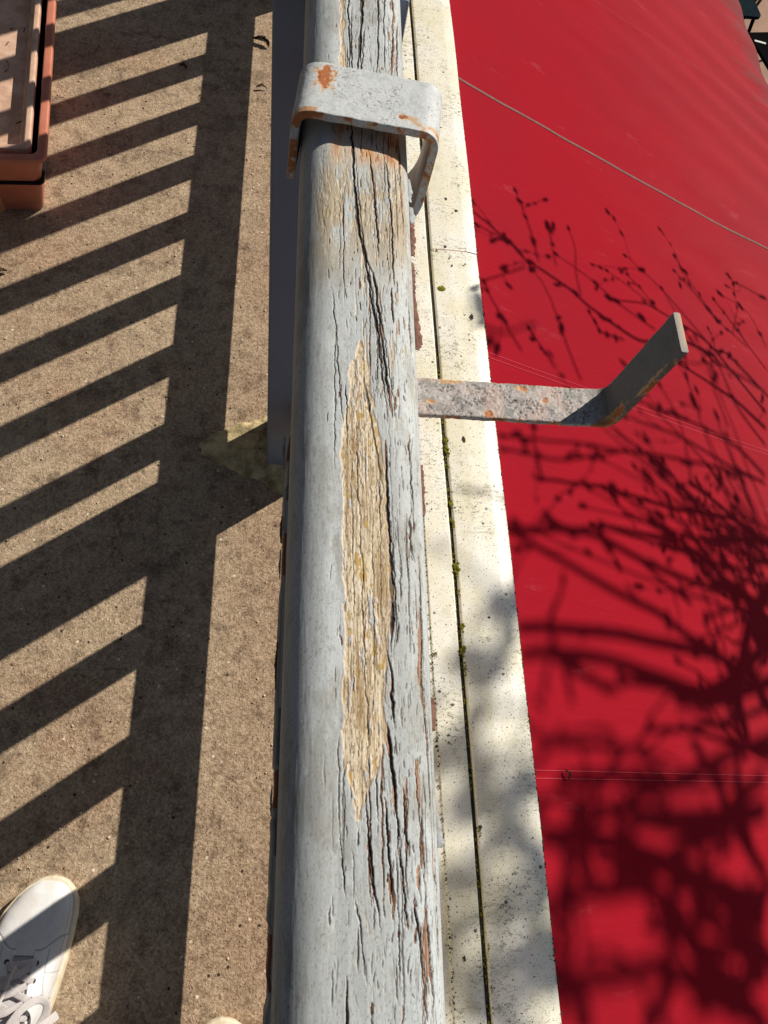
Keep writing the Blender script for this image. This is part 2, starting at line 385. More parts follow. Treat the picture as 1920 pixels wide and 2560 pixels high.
# ---------------- railing ----------------
rl = empty('railing', 'timber balcony railing with a pale grey handrail, its cracked paint peeled to bare wood', 'railing', (0, 0, 0))
# handrail cross-section, arc length from the lower left over the top to the lower right
XL, XR, ZT, ZB, RT = .0068, .0815, .900, .846, .0215
def rail_profile():
    P = []; 
    def arc(cx, cz, rx, a0, a1, n=60):
        for q in np.linspace(a0, a1, n): P.append((cx+rx*math.cos(R(q)), cz+rx*math.sin(R(q))))
    arc(XL+.008, ZB+.008, .008, 270, 180, 20)
    arc(XL+RT+.001, ZT-RT, RT+.001, 180, 92)
    for t in np.linspace(.05, .95, 40):
        P.append((XL+RT+(XR-XL-RT-.017)*t, ZT+.0008*math.sin(math.pi*t)))
    arc(XR-.017, ZT-.017, .017, 88, 0)
    arc(XR-.008, ZB+.008, .008, 0, -90, 20)
    P = np.array(P); s = np.concatenate([[0], np.cumsum(np.linalg.norm(np.diff(P, axis=0), axis=1))])
    q = np.linspace(0, s[-1], 500); P = np.stack([np.interp(q, s, P[:, 0]), np.interp(q, s, P[:, 1])], -1)
    for _ in range(160): P[1:-1] = .25*P[:-2]+.5*P[1:-1]+.25*P[2:]
    return P, np.concatenate([[0], np.cumsum(np.linalg.norm(np.diff(P, axis=0), axis=1))])
PP, PS = rail_profile(); ST = PS[-1]
ns = int(ST/.00031); S = np.linspace(0, ST, ns)
px_ = np.interp(S, PS, PP[:, 0]); pz_ = np.interp(S, PS, PP[:, 1])
tx, tz = np.gradient(px_), np.gradient(pz_); L_ = np.hypot(tx, tz); nx_, nz_ = -tz/L_, tx/L_
# smooth the normals a bit
ker = np.ones(15)/15; nx_ = np.convolve(np.pad(nx_, 7, 'edge'), ker, 'valid'); nz_ = np.convolve(np.pad(nz_, 7, 'edge'), ker, 'valid')
Y = np.concatenate([np.linspace(-1.6, -.16, 24), np.arange(-.14, .30, .00052), np.arange(.30, .72, .0008), np.linspace(.74, 2.6, 30)])
topm = (np.arange(ns) > 20)
xs_top = px_; iL = np.argmin(np.abs(px_-(XL+.0005))+(pz_ < .87)*9)
def s_of_x(x):
    m = (PS > PS[0]) & (PP[:, 1] > .872); o = np.argsort(PP[m, 0]); return np.interp(x, PP[m, 0][o], PS[m][o])
def rp(px, py):
    p = at(px, py, .9); return s_of_x(p[0]), p[1]
SG, YG = np.meshgrid(S, Y); XG = np.interp(SG, PS, PP[:, 0])
Hh = np.zeros_like(SG)
# --- bare wood patch
def patch_mask(left, right, jit=.0012, soft=.0004, seed=0):
    l = np.array([rp(*q) for q in left]); r = np.array([rp(*q) for q in right])
    l = l[np.argsort(l[:, 1])]; r = r[np.argsort(r[:, 1])]
    y0 = max(l[0, 1], r[0, 1]); y1 = min(l[-1, 1], r[-1, 1])
    a = np.interp(YG, l[:, 1], l[:, 0]); b = np.interp(YG, r[:, 1], r[:, 0])
    j = jit*2*(fbm(SG*300+3, YG*110, 4, seed, .6)-.5)+jit*1.6*(np.round(3*vn(SG*260, YG*38, seed+9))/3-.5)
    d = np.minimum(SG-a, b-SG)+j
    return sst(d, -soft, soft)*((YG > y0-.004) & (YG < y1+.004))
tip = (778, 738); bot = (775, 1752)
wood = patch_mask([tip, (762, 790), (756, 850), (748, 900), (739, 950), (738, 1100), (737, 1250), (743, 1400), (742, 1550), (752, 1640), (760, 1700), bot],
                  [tip, (792, 790), (802, 850), (818, 900), (830, 960), (836, 1050), (840, 1150), (846, 1280), (840, 1400), (836, 1500), (834, 1600), (815, 1665), (790, 1725), bot], .0017)
isl = sst(fbm(SG*420, YG*95, 4, 91, .6), .64, .68)*(wood > 0)
wood = wood*(1-isl*.9)
wood = np.maximum(wood, patch_mask([(735, -60), (733, 0), (731, 80), (738, 165)], [(745, -60), (744, 0), (746, 80), (752, 165)], .0016, seed=3))
# partly worn area below the clamp
def pbox(x0, x1, y0, y1, f=.012):
    a, b = rp(x0, (y0+y1)/2)[0], rp(x1, (y0+y1)/2)[0]; ya, yb = rp(x0, y1)[1], rp(x0, y0)[1]
    return sst(SG, a-.006, a+.006)*(1-sst(SG, b-.006, b+.006))*sst(YG, ya-f, ya+f)*(1-sst(YG, yb-f, yb+f))
worn = pbox(690, 872, 335, 520, .03)
wn = fbm(SG*900, YG*190, 5, 21, .66)
wood2 = worn*sst(wn, .52, .64)*.8
fleck = sst(fbm(SG*520, YG*160, 4, 33, .6), .69, .74)*sst(XG, .02, .04)*.8
streak2 = sst(fbm(SG*700, YG*40, 5, 39, .62), .62, .69)*pbox(765, 900, 400, 900, .06)*.9
# --- cracks
crack = np.zeros_like(SG); chip = np.zeros_like(SG); lipup = np.zeros_like(SG)
def add_crack(pts, wd=.0007, depth=1.0, chipw=0.0, chipside=1, seed=0, raw=False, wig=.0011):
    P = np.array(pts if raw else [rp(*q) for q in pts]); P = P[np.argsort(P[:, 1])]
    y0, y1 = P[0, 1], P[-1, 1]; r0, r1 = np.searchsorted(Y, y0), np.searchsorted(Y, y1)
    if r1-r0 < 3: return
    yy = Y[r0:r1]; t = (yy-y0)/(y1-y0)
    c = np.interp(yy, P[:, 1], P[:, 0])+wig*2*(fbm(yy*70, yy*0+seed*3.1, 4, seed % 17, .6)-.5)+wig*.7*(np.round(3*vn(yy*260, yy*0+seed*1.7, 2))/3-.5)+wig*.35*(vn(yy*700, yy*0+seed*2.7, 3)-.5)
    tp = np.clip(np.minimum(t, 1-t)*5, 0, 1)**.7
    wv = .62*wd*tp*(.35+1.2*vn(yy*140, yy*0+seed*7.7, 5))
    s0 = max(0, np.searchsorted(S, c.min()-.012)); s1 = min(ns, np.searchsorted(S, c.max()+.012))
    d = S[None, s0:s1]-c[:, None]
    m = (1-sst(np.abs(d), wv[:, None]*.7, wv[:, None]*1.0+.00016))*depth*tp[:, None]
    crack[r0:r1, s0:s1] = np.maximum(crack[r0:r1, s0:s1], m)
    l = np.exp(-((np.abs(d)-.0012)/.0008)**2)*tp[:, None]*depth
    lipup[r0:r1, s0:s1] = np.maximum(lipup[r0:r1, s0:s1], l*min(1, wd/.0008)*.8)
    if chipw:
        cw = .62*chipw*tp*np.clip(1.9*vn(yy*55, yy*0+seed*2.3, 7)-.25, 0, 1.5)+.25*chipw*tp*vn(yy*300, yy*0+seed, 3)
        dd = d*chipside
        m = ((dd > -.0002) & (dd < cw[:, None])).astype(float)
        chip[r0:r1, s0:s1] = np.maximum(chip[r0:r1, s0:s1], m)
big = [([(757, 200), (760, 290), (764, 380), (770, 440), (776, 500), (790, 560), (799, 640), (812, 700), (820, 760), (829, 830), (838, 900)], .0016, .0006, 1),
       ([(790, 560), (806, 590), (812, 640), (818, 690), (829, 760), (838, 830), (846, 905)], .0011, .0020, 1),
       ([(795, 330), (806, 400), (812, 470), (818, 560)], .0008, .0010, 1),
       ([(833, 340), (840, 400), (844, 470), (848, 540), (850, 620)], .0008, .0007, 1),
       ([(862, 300), (868, 400), (875, 500)], .0006, .0016, 1),
       ([(715, 610), (722, 690), (730, 780), (737, 860), (742, 930)], .0006, 0, 1),
       ([(745, 820), (748, 900), (751, 980)], .0006, 0, 1),
       ([(768, 850), (771, 950), (773, 1080), (781, 1180), (784, 1330), (788, 1450), (795, 1600), (790, 1720)], .0006, 0, 1),
       ([(757, 1000), (762, 1100), (762, 1250), (766, 1400)], .0004, 0, 1), ([(803, 1100), (806, 1300), (810, 1500)], .0004, 0, 1), ([(820, 1000), (824, 1200), (822, 1400)], .0005, 0, 1),
       ([(781, 800), (793, 860), (805, 930), (818, 1000), (828, 1060)], .0010, .0014, 1),
       ([(832, 950), (838, 1100), (846, 1230), (850, 1330), (843, 1420)], .0015, .0030, -1),
       ([(846, 1220), (850, 1330), (847, 1380)], .0020, .0015, -1), ([(834, 1400), (845, 1450), (846, 1500), (850, 1560)], .0013, .0016, -1),
       ([(836, 1560), (845, 1640), (852, 1700), (853, 1755)], .0020, .0026, -1), ([(850, 1690), (856, 1760), (860, 1830)], .0011, .0010, 1),
       ([(885, 930), (889, 1000), (893, 1060), (896, 1110)], .0007, .0030, -1), ([(884, 1110), (887, 1160), (892, 1200)], .0012, 0, 1), ([(893, 1090), (897, 1150)], .0008, 0, 1),
       ([(905, 1190), (912, 1250), (917, 1350), (915, 1440), (918, 1500), (922, 1560)], .0008, .0024, -1),
       ([(886, 640), (890, 700), (896, 770)], .0007, .0016, -1), ([(845, 620), (848, 700)], .0005, .0010, 1),
       ([(899, 1640), (905, 1750), (909, 1830), (912, 1880)], .0010, .0022, 1), ([(862, 1830), (870, 1900), (878, 1960), (882, 2010)], .0009, .0020, -1),
       ([(830, 1720), (838, 1830), (843, 1900), (850, 1990)], .0010, .0026, 1), ([(793, 1790), (800, 1850), (805, 1900), (806, 1950)], .0009, .0012, -1),
       ([(790, 1700), (795, 1850), (800, 1900), (820, 1980), (824, 2030)], .0011, 0, 1), ([(895, 1930), (905, 2000), (912, 2080), (915, 2140), (925, 2212)], .0010, .0010, 1),
       ([(925, 1960), (932, 2040), (938, 2120), (942, 2230)], .0010, .0034, -1), ([(945, 1850), (950, 1930), (953, 2010), (955, 2100)], .0008, .0020, -1),
       ([(770, 1940), (778, 2010), (785, 2100)], .0006, 0, 1), ([(735, 1790), (740, 1860), (748, 1940)], .0006, 0, 1), ([(872, 1700), (877, 1780), (880, 1850)], .0009, .0012, 1),
       ([(782, -40), (780, 40), (776, 100), (770, 165)], .0020, .0010, 1), ([(752, -40), (752, 60), (756, 165)], .0007, .0008, 1), ([(815, -40), (818, 60), (815, 165)], .0009, .0006, 1),
       ([(848, -40), (850, 60), (845, 165)], .0012, .0020, 1), ([(832, -40), (830, 60), (833, 165)], .0006, 0, 1), ([(862, 30), (860, 165)], .0010, .0016, -1),
       ([(920, 1500), (926, 1600), (934, 1700), (938, 1790)], .0008, .0008, -1)]
for i, (p, wd, cw, sd) in enumerate(big):
    k_ = .55 if 5 <= i <= 10 else (.5 if p[0][1] > 1500 else .85)
    add_crack(p, wd*k_, 1.0, cw*1.2, sd, seed=i+1)
    if wd > .0009 and p[0][1] < 1500:       # side splits running next to the main ones
        q_ = [(a+6+3*math.sin(i*2.1), b+14) for a, b in p][1:]
        if len(q_) > 1: add_crack(q_, wd*.28, .8, 0, 1, seed=i+140)
crack_main = crack.copy()
g = np.random.default_rng(11)
for i in range(1300):          # random checks following the grain, denser on the weathered right side
    y = g.uniform(-.14, .70); x = XL+.012+(XR-XL-.013)*g.random()**.62
    if g.random() > .12+.88*sst(np.array(x), .018, .045): continue
    ln = g.uniform(.002, .011)*(1+1.6*(g.random() > .9)); s = float(s_of_x(x)); dr = g.normal(0, .00022)
    add_crack([(s, y), (s+dr, y+ln*.5), (s+dr*2.4, y+ln)], g.uniform(.0002, .00044), g.uniform(.15, .7), (.0014 if g.random() > .93 else 0), 1 if g.random() > .5 else -1, seed=i+50, raw=True, wig=.0006)
for i in range(40):          # long hairline splits along the grain
    y = g.uniform(-.14, .66); x = g.uniform(.030, .0795); s = float(s_of_x(x)); ln = g.uniform(.03, .11); k0 = g.normal(0, .0004)
    add_crack([(s, y), (s+k0, y+ln*.4), (s+k0*1.5, y+ln*.7), (s+k0*.5, y+ln)], g.uniform(.00028, .0005), g.uniform(.35, .9), (.0008 if g.random() > .7 else 0), 1 if g.random() > .5 else -1, seed=i+2000, raw=True, wig=.0009)
crack = np.maximum(crack_main*(1-.35*wood), crack*(1-.75*wood))
# hairlines
hl = fbm(SG*1500, YG*42, 3, 41, .5); hair = (1-sst(np.abs(hl-.5), .004, .016))*sst(fbm(SG*90, YG*14, 3, 8), .45, .6)*(.25+.75*sst(XG, .02, .045))*.55
chip = chip*(1-wood); woodall = np.clip(np.maximum(np.maximum(np.maximum(wood, wood2*.9), chip), np.maximum(fleck*.35, streak2)), 0, 1)
# --- colour
g1 = fbm(SG*90, YG*9, 5, 2, .6); g2 = fbm(SG*900, YG*180, 4, 6, .6)
paint = np.zeros(SG.shape+(3,))+np.array(s2l(197, 204, 206))
paint = lerp(paint, s2l(180, 185, 185), sst(g1, .42, .68)*.75)
paint = lerp(paint, s2l(158, 161, 160), sst(fbm(SG*1400, YG*600, 3, 14), .58, .74)*.35)
paint = lerp(paint, s2l(142, 140, 130), sst(fbm(SG*45, YG*26, 5, 19, .6), .55, .72)*.45)
paint = lerp(paint, s2l(206, 212, 214), sst(fbm(SG*240, YG*50, 4, 16), .6, .72)*.5)
bg_ = fbm(SG*1100, YG*14, 4, 95, .6); paint = paint*(1+.10*(bg_-.5))[..., None]
paint = lerp(paint, s2l(150, 148, 138), sst(fbm(SG*130, YG*60, 5, 97, .65), .58, .72)*.28)
paint = lerp(paint, s2l(128, 124, 112), sst(fbm(SG*350, YG*160, 4, 99, .65), .68, .76)*.3)
# speckled dark pinpricks of mildew
paint = lerp(paint, s2l(104, 104, 98), sst(fbm(SG*1800, YG*1100, 2, 61), .74, .80)*.55)
tan = pbox(680, 880, 330, 560, .035)*sst(fbm(SG*160, YG*40, 4, 51), .3, .55)
paint = lerp(paint, s2l(176, 158, 126), tan*.75)
rustm = pbox(725, 865, 268, 338, .008)*sst(fbm(SG*150, YG*55, 4, 71), .43, .58)
paint = lerp(paint, s2l(214, 176, 130), pbox(715, 875, 262, 345, .01)*.55); paint = lerp(paint, s2l(208, 146, 84), rustm*.85)
paint = lerp(paint, s2l(158, 76, 36), rustm*sst(fbm(SG*260, YG*120, 3, 77), .52, .62)*.8)
wg = fbm(SG*1700, YG*32, 4, 27, .6); wg2 = fbm(SG*900, YG*420, 4, 37, .6)
wc = np.zeros(SG.shape+(3,))+np.array(s2l(226, 210, 180))
wc = lerp(wc, s2l(150, 118, 76), sst(wg, .48, .62)*.75)
wc = lerp(wc, s2l(238, 226, 204), sst(fbm(SG*1300, YG*90, 4, 47, .6), .54, .64)*.8)
wc = lerp(wc, s2l(112, 88, 52), sst(fbm(SG*1500, YG*380, 4, 37, .65), .55, .65)*.7)
wc = lerp(wc, s2l(156, 124, 66), sst(fbm(SG*60, YG*30, 4, 57), .52, .64)*.4)
wc = lerp(wc, s2l(188, 150, 52), sst(fbm(SG*260, YG*120, 3, 67), .70, .76)*.8)
cc = lerp(np.zeros(SG.shape+(3,))+np.array(s2l(178, 138, 112)), s2l(120, 86, 66), sst(wg, .45, .6))
wcol = wc*(1-chip[..., None])+cc*chip[..., None]
colr = paint*(1-woodall[..., None])+wcol*woodall[..., None]
edge = np.abs(np.gradient(wood, axis=1)); edge = np.clip(edge/(.15), 0, 1)
colr = lerp(colr, s2l(220, 196, 170), edge*.45)
colr = lerp(colr, s2l(78, 64, 54), sst(np.clip(crack, 0, 1), 0, .6)*.8); colr = lerp(colr, s2l(40, 30, 24), sst(np.clip(crack, 0, 1), .55, 1)*.9)
colr = lerp(colr, s2l(88, 84, 78), hair*.8)
# --- relief
Hh += .00012*(fbm(SG*700, YG*90, 4, 4)-.5)+.0004*(fbm(SG*60, YG*8, 3, 12)-.5)
Hh += lipup*.00012*(1-wood)
Hh -= woodall*.00045; Hh += woodall*(.00022*(wg-.5)+.00022*(wg2-.5)); Hh -= np.clip(crack, 0, 1)*.0009; Hh -= hair*.00010
Hh[:20] = 0; Hh *= np.clip((S[None, :]-.0)/.004, 0, 1)*np.clip((ST-S[None, :])/.004, 0, 1)
Xv = px_[None, :]+nx_[None, :]*Hh; Zv = pz_[None, :]+nz_[None, :]*Hh
hr = mesh_np('handrail', np.stack([Xv, np.broadcast_to(Y[:, None], Xv.shape), Zv], -1).reshape(-1, 3), grid_faces(len(Y), ns, True), M['rail'], rl, cols=colr.reshape(-1, 3))

# board under the handrail: its paint is peeling off along the left edge
def under_board():
    yy = np.concatenate([np.linspace(-1.5, -.15, 12), np.arange(-.145, .262, .0009)]); V = []; cl = []
    x1 = .078
    for y in yy:
        a = fbm(np.array(y*60.), np.array(2.2), 4, 9, .6); fl = float(vn(np.array(y*38.), np.array(4.), 9)); miss = float(sst(np.array(fl), .55, .62))
        f2 = float(sst(vn(np.array(y*25.), np.array(9.), 2), .45, .5))
        xl = .0044+.0008*(float(a)-.5)*2+.0009*miss
        if y > .235: xl += (y-.235)*.16
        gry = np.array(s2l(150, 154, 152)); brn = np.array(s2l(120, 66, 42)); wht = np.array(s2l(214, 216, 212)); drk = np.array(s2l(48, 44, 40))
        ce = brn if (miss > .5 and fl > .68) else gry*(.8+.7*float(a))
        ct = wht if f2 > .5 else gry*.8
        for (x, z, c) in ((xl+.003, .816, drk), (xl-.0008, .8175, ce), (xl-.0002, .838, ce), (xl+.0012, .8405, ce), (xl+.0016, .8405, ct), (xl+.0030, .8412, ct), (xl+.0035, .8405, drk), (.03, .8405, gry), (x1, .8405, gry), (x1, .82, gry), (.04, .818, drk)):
            V.append((x, y, z)); cl.append(c)
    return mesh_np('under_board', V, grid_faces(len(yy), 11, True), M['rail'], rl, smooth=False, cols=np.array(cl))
ub = under_board(); ub['label'] = 'narrow board under the handrail, its paint flaking to brown wood'
# paint curls standing off the right edge of the handrail and the left edge of the board
def flake(parent, pts, mat, wj=.25, thick=.0004, curl=.4, seed=0):
    """pts: (x, y, z, width) along the attached edge; the sheet leans outwards by its width and curls"""
    g = np.random.default_rng(seed); P = np.array(pts); n = 26; t = np.linspace(0, 1, n); tt = np.linspace(0, 1, len(P)); V = []
    for i, q in enumerate(t):
        b = [np.interp(q, tt, P[:, c]) for c in range(4)]; wdt = b[3]*(1+wj*2*(g.random()-.5))
        for k in range(5):
            u = k/4; V.append((b[0]+wdt*(math.sin(u*1.3)), b[1]+.0006*(g.random()-.5), b[2]-wdt*curl*u*u))
    o = mesh_np('paint_flake', V, grid_faces(n, 5), mat, parent); s = o.modifiers.new('t', 'SOLIDIFY'); s.thickness = thick; return o
def edge_pt(px, py, z=.885): p = at(px, py, z); return p[0], p[1]
for i, (pts, mt) in enumerate([([(886, 455, .0015), (892, 470, .0032), (889, 490, .0018)], 'flake_grey'), ([(888, 480, .001), (892, 505, .0030), (890, 535, .0020), (891, 560, .0012)], 'flake_brown'),
                              ([(894, 575, .0005), (897, 590, .0012), (897, 640, .0007)], 'flake_brown'), ([(899, 640, .0006), (901, 690, .0020), (903, 745, .0040), (902, 762, .0012)], 'flake_brown'),
                              ([(937, 1510, .0005), (938, 1540, .0014), (941, 1580, .0005)], 'flake_brown'), ([(951, 1760, .0004), (952, 1800, .0016), (955, 1825, .0026), (955, 1830, .0006)], 'flake_grey'),
                              ([(916, 1010, .0004), (917, 1060, .0010), (919, 1120, .0004)], 'flake_brown'), ([(879, 395, .0008), (884, 420, .0020), (884, 445, .0010)], 'flake_grey')]):
    Pn = []
    for a, b, wdd in pts:
        ye = at(a, b, .885)[1]; Pn.append((XR-.0014, ye, .888, wdd+.0012))
    flake(rl, Pn, M[mt], seed=i)
for i, (y0, y1, wdd, mt) in enumerate([(.222, .245, .002, 'flake_grey'), (.150, .168, .0012, 'flake_grey'), (.085, .112, .0012, 'flake_brown'), (.02, .035, .001, 'flake_grey'), (.172, .19, .0014, 'flake_brown')]):
    o = flake(rl, [(.0040, y0, .8385, wdd*.3), (.0040, (y0+y1)/2, .8385, wdd), (.0040, y1, .8385, wdd*.3)], M[mt], seed=i+30)
    o.data.transform(mathutils.Matrix.Translation((.0080, 0, 0)) @ mathutils.Matrix.Diagonal((-1, 1, 1, 1)))

PY = [(-.745, -.647), (.655, .753), (2.050, 2.148)]
for (a, b) in PY: box('post', M['post'], rl, -.0205, .094, a, b, -.004, .866, bevel=.003)
for (a, b) in ((-1.6, -.747), (-.645, .653), (.755, 2.048), (2.15, 2.6)):
    box('bottom_rail', M['post'], rl, .025, .055, a, b, .151, .233)
    box('top_plate', M['post'], rl, .030, .066, a, b, .79, .8165)
first = None
def bal(y):
    global first
    if first is None:
        first = box('baluster', M['post'], rl, -.0125, .0125, -.0305, .0305, .19, .812, bevel=.003); o = first
    else:
        o = first.copy(); C.objects.link(o); o.parent = rl
    o.location = (.0695, y, 0)
# slats are fixed on the outer face of the rails
SX = (.0695-.045)*.70
for b in ([.5015, .324, .1445, -.035, -.215, -.395, -.575]+[.8815, 1.0595, 1.2315, 1.4005, 1.5685, 1.736, 1.902]+[2.28, 2.46]): bal(b+SX)

# ---------------- mortar at the post foot ----------------
def mortar():
    out = [at(*q, 0) for q in [(436, 965), (455, 935), (500, 918), (545, 908), (578, 900)]]+[np.array((.03, .79)), np.array((.12, .77)), np.array((.12, .60)), np.array((.05, .575))]+[at(*q, 0) for q in [(590, 1062), (568, 1046), (535, 1032), (500, 1016), (470, 1004), (442, 990)]]
    c = np.mean(out, axis=0); n = 140; P = np.array(out+[out[0]]); d = np.concatenate([[0], np.cumsum(np.linalg.norm(np.diff(P, axis=0), axis=1))])
    t = np.linspace(0, d[-1], n, endpoint=False); B = np.stack([np.interp(t, d, P[:, 0]), np.interp(t, d, P[:, 1])], -1)
    jit = 1+.34*(fbm(t*45, t*0, 5, 3, .65)-.5); B = c+(B-c)*jit[:, None]; V = []
    for k, q in enumerate(np.linspace(1, .02, 40)):
        for b in B:
            p = c+(b-c)*q; ed = 1-q; h = .0005+.007*min(1, ed*7)*(.6+.6*float(fbm(np.array(p[0]*60), np.array(p[1]*60), 4, 7)))+.014*max(0, 1-abs(q-0.0)*1.6)
            V.append((p[0], p[1], h-(.003 if k == 0 else 0)))
    return mesh_np('mortar_patch', V, grid_faces(40, n, True), M['mortar'])
tag(mortar(), 'rough yellowish mortar patch on the concrete at the foot of the dark post', 'mortar')

# ---------------- brackets ----------------
def bar_profile(pts, thick, r, y0, y1, name, parent, seed=1, base=(208, 213, 215), dark=(190, 195, 197), rust=(), crackle=0.0, crack_rng=(0, 1), rough_edge=.0006, rust_edge=.5):
    """flat bar bent along pts (x, z), width y0..y1; rust = [(arc, y, r_arc, r_y, strength)] in metres"""
    c = np.array(round_prof(pts, r, 9))
    d = np.concatenate([[0], np.cumsum(np.linalg.norm(np.diff(c, axis=0), axis=1))]); q = np.linspace(0, d[-1], int(d[-1]/.0006))
    c = np.stack([np.interp(q, d, c[:, 0]), np.interp(q, d, c[:, 1])], -1)
    T = np.gradient(c, axis=0); T /= np.linalg.norm(T, axis=1)[:, None]; N = np.stack([-T[:, 1], T[:, 0]], -1)
    for _ in range(6): N[1:-1] = .25*N[:-2]+.5*N[1:-1]+.25*N[2:]
    N /= np.linalg.norm(N, axis=1)[:, None]
    e = .0009; nt_ = int((y1-y0)/.0006); h2 = thick/2
    sec = [(y, h2, 0) for y in np.linspace(y0+e, y1-e, nt_)]+[(y1-e*.3, h2-e*.3, 1)]+[(y1, z, 1) for z in np.linspace(h2-e, -h2+e, 5)]+[(y1-e*.3, -h2+e*.3, 1)]
    sec += [(y, -h2, 2) for y in np.linspace(y1-e, y0+e, 16)]+[(y0+e*.3, -h2+e*.3, 1)]+[(y0, z, 1) for z in np.linspace(-h2+e, h2-e, 5)]+[(y0+e*.3, h2-e*.3, 1)]
    sec = np.array(sec); Q, YS = np.meshgrid(q, sec[:, 0], indexing='ij'); HS = np.broadcast_to(sec[:, 1], Q.shape); KS = np.broadcast_to(sec[:, 2], Q.shape)
    col = np.zeros(Q.shape+(3,))+np.array(s2l(*base)); YY = YS+HS*2
    col = lerp(col, s2l(*dark), sst(fbm(Q*150, YY*150, 5, seed, .65), .42, .68)*.8)
    col = lerp(col, s2l(226, 230, 232), sst(fbm(Q*500, YY*500, 4, seed+3, .6), .58, .75)*.4)
    pit = sst(fbm(Q*800, YY*1100, 3, seed+5, .6), .68, .72)*sst(fbm(Q*60, YY*60, 3, seed+8), .38, .6); col = lerp(col, s2l(92, 76, 66), pit*.75)
    H = .0005*(fbm(Q*60, YY*60, 3, seed+2)-.5)+.00025*(fbm(Q*600, YY*600, 3, seed+4)-.5)-pit*.00025
    if crackle:
        wx = .0030*(fbm(Q*260, YY*260, 3, seed+11)-.5); wy = .0030*(fbm(Q*260+7, YY*260+3, 3, seed+13)-.5)
        n1 = fbm((Q+wx)*210, (YY+wy)*300, 3, seed+15, .55); n2 = fbm((Q-wy)*480+9, (YY+wx)*480, 3, seed+19, .55)
        rid = np.maximum(1-sst(np.abs(n1-.5), .010, .026), (1-sst(np.abs(n2-.52), .008, .022)))
        zone = sst(Q, crack_rng[0], crack_rng[0]+.01)*(1-sst(Q, crack_rng[1]-.01, crack_rng[1]+.01))
        rid = rid*zone*sst(fbm(Q*130, YY*130, 3, seed+23), .40, .52)*crackle
        tip_shade = sst(Q, q[-1]-.088, q[-1]-.078); col = lerp(col, s2l(92, 92, 93), tip_shade*.9); col = lerp(col, s2l(50, 44, 40), rid*.85); H = H-.0006*rid+.0004*zone*crackle*(n1-.5)*2  # upturned end coloured darker, shade of its face put into the paint
        col = lerp(col, s2l(112, 122, 116), sst(fbm(Q*120, YY*200, 4, seed+27), .60, .72)*zone*.5)
        col = lerp(col, s2l(200, 176, 166), sst(fbm(Q*70, YY*70, 4, seed+28), .5, .7)*zone*.6)
    R_ = np.zeros(Q.shape)
    for (a_, y_, ra, ry, st_) in rust:
        dd = np.sqrt(((Q-a_)/ra)**2+((YS-y_)/ry)**2); R_ = np.maximum(R_, st_*(1-sst(dd+1.6*(fbm(Q*300, YY*300, 4, seed+31, .65)-.5), .35, 1.1)))
    em = (KS == 1)*sst(fbm(Q*110, YY*50, 4, seed+33, .6), .44, .60)*rust_edge*(Q < q[-1]-.006)*(Q > .006)+(KS == 2)*.3
    R_ = np.clip(np.maximum(R_, em), 0, 1)
    col = lerp(col, s2l(214, 170, 116), sst(R_, .05, .45)*.8); col = lerp(col, s2l(182, 100, 46), sst(R_, .42, .8)*.9); col = lerp(col, s2l(104, 54, 32), sst(R_*(.5+.8*fbm(Q*500, YY*500, 3, seed+37)), .76, .98)*.8)
    H = H-.0003*sst(R_, .4, .8)+.0004*sst(R_, .4, .8)*(fbm(Q*900, YY*900, 3, seed+41)-.5)
    jy = rough_edge*2*(fbm(Q*160, np.sign(YS-(y0+y1)/2)*3+7, 4, seed+43, .6)-.5)*(KS == 1)
    V = np.stack([c[:, 0][:, None]+N[:, 0][:, None]*(HS+H*np.sign(HS)), YS+jy, c[:, 1][:, None]+N[:, 1][:, None]*(HS+H*np.sign(HS))], -1)
    L = len(sec); m = len(c)
    o = mesh_np(name, V.reshape(-1, 3), grid_faces(m, L, True), M['iron'], parent, cols=col.reshape(-1, 3))
    # end caps as small quads strips
    bm = bmesh.new(); bm.from_mesh(o.data); bm.verts.ensure_lookup_table()
    for k0 in (0, (m-1)*L): bm.faces.new([bm.verts[k0+i] for i in range(L)])
    bmesh.ops.recalc_face_normals(bm, faces=bm.faces); bm.to_mesh(o.data); bm.free()
    return o
M['iron'] = m_attr('old_painted_iron', .55, .1)
# clamp over the rail
cl = bar_profile([(.0030, .859), (.0048, .9145), (.1005, .9145), (.0985, .850), (.088, .828), (.060, .824)], .0060, .013, -.025, .025, 'rail_clamp', None, seed=3,
                 rust=[(.066, .010, .008, .017, .85), (.056, -.023, .014, .004, .6), (.122, -.014, .0035, .003, .9), (.126, -.015, .007, .004, .45), (.005, 0, .012, .03, .9), (.025, .02, .02, .006, .7), (.160, -.02, .03, .006, .7)], rust_edge=.75)
cl.location = (0, .4755, -.0035); cl.rotation_euler = (0, 0, R(-6))
tag(cl, 'rusty pale grey flat metal clamp bent over the top of the handrail', 'bracket')
# hanger arm
ar = bar_profile([(.030, .871), (.2095, .871), (.2165, .952)], .0042, .010, .2465, .2735, 'bracket_arm', None, seed=5, base=(182, 174, 170), dark=(146, 140, 137), crackle=1.0, crack_rng=(.045, .168),
                 rust=[(.122, .270, .005, .003, .7), (.098, .250, .004, .003, .75), (.136, .2625, .002, .002, .8), (.062, .256, .004, .002, .6), (.072, .272, .012, .003, .5), (.188, .250, .016, .004, .8), (.179, .2475, .012, .003, .7), (.225, .248, .022, .0015, .5)], rust_edge=.85)
tag(ar, 'flaking grey metal arm jutting out over the awning with an upturned end', 'bracket')

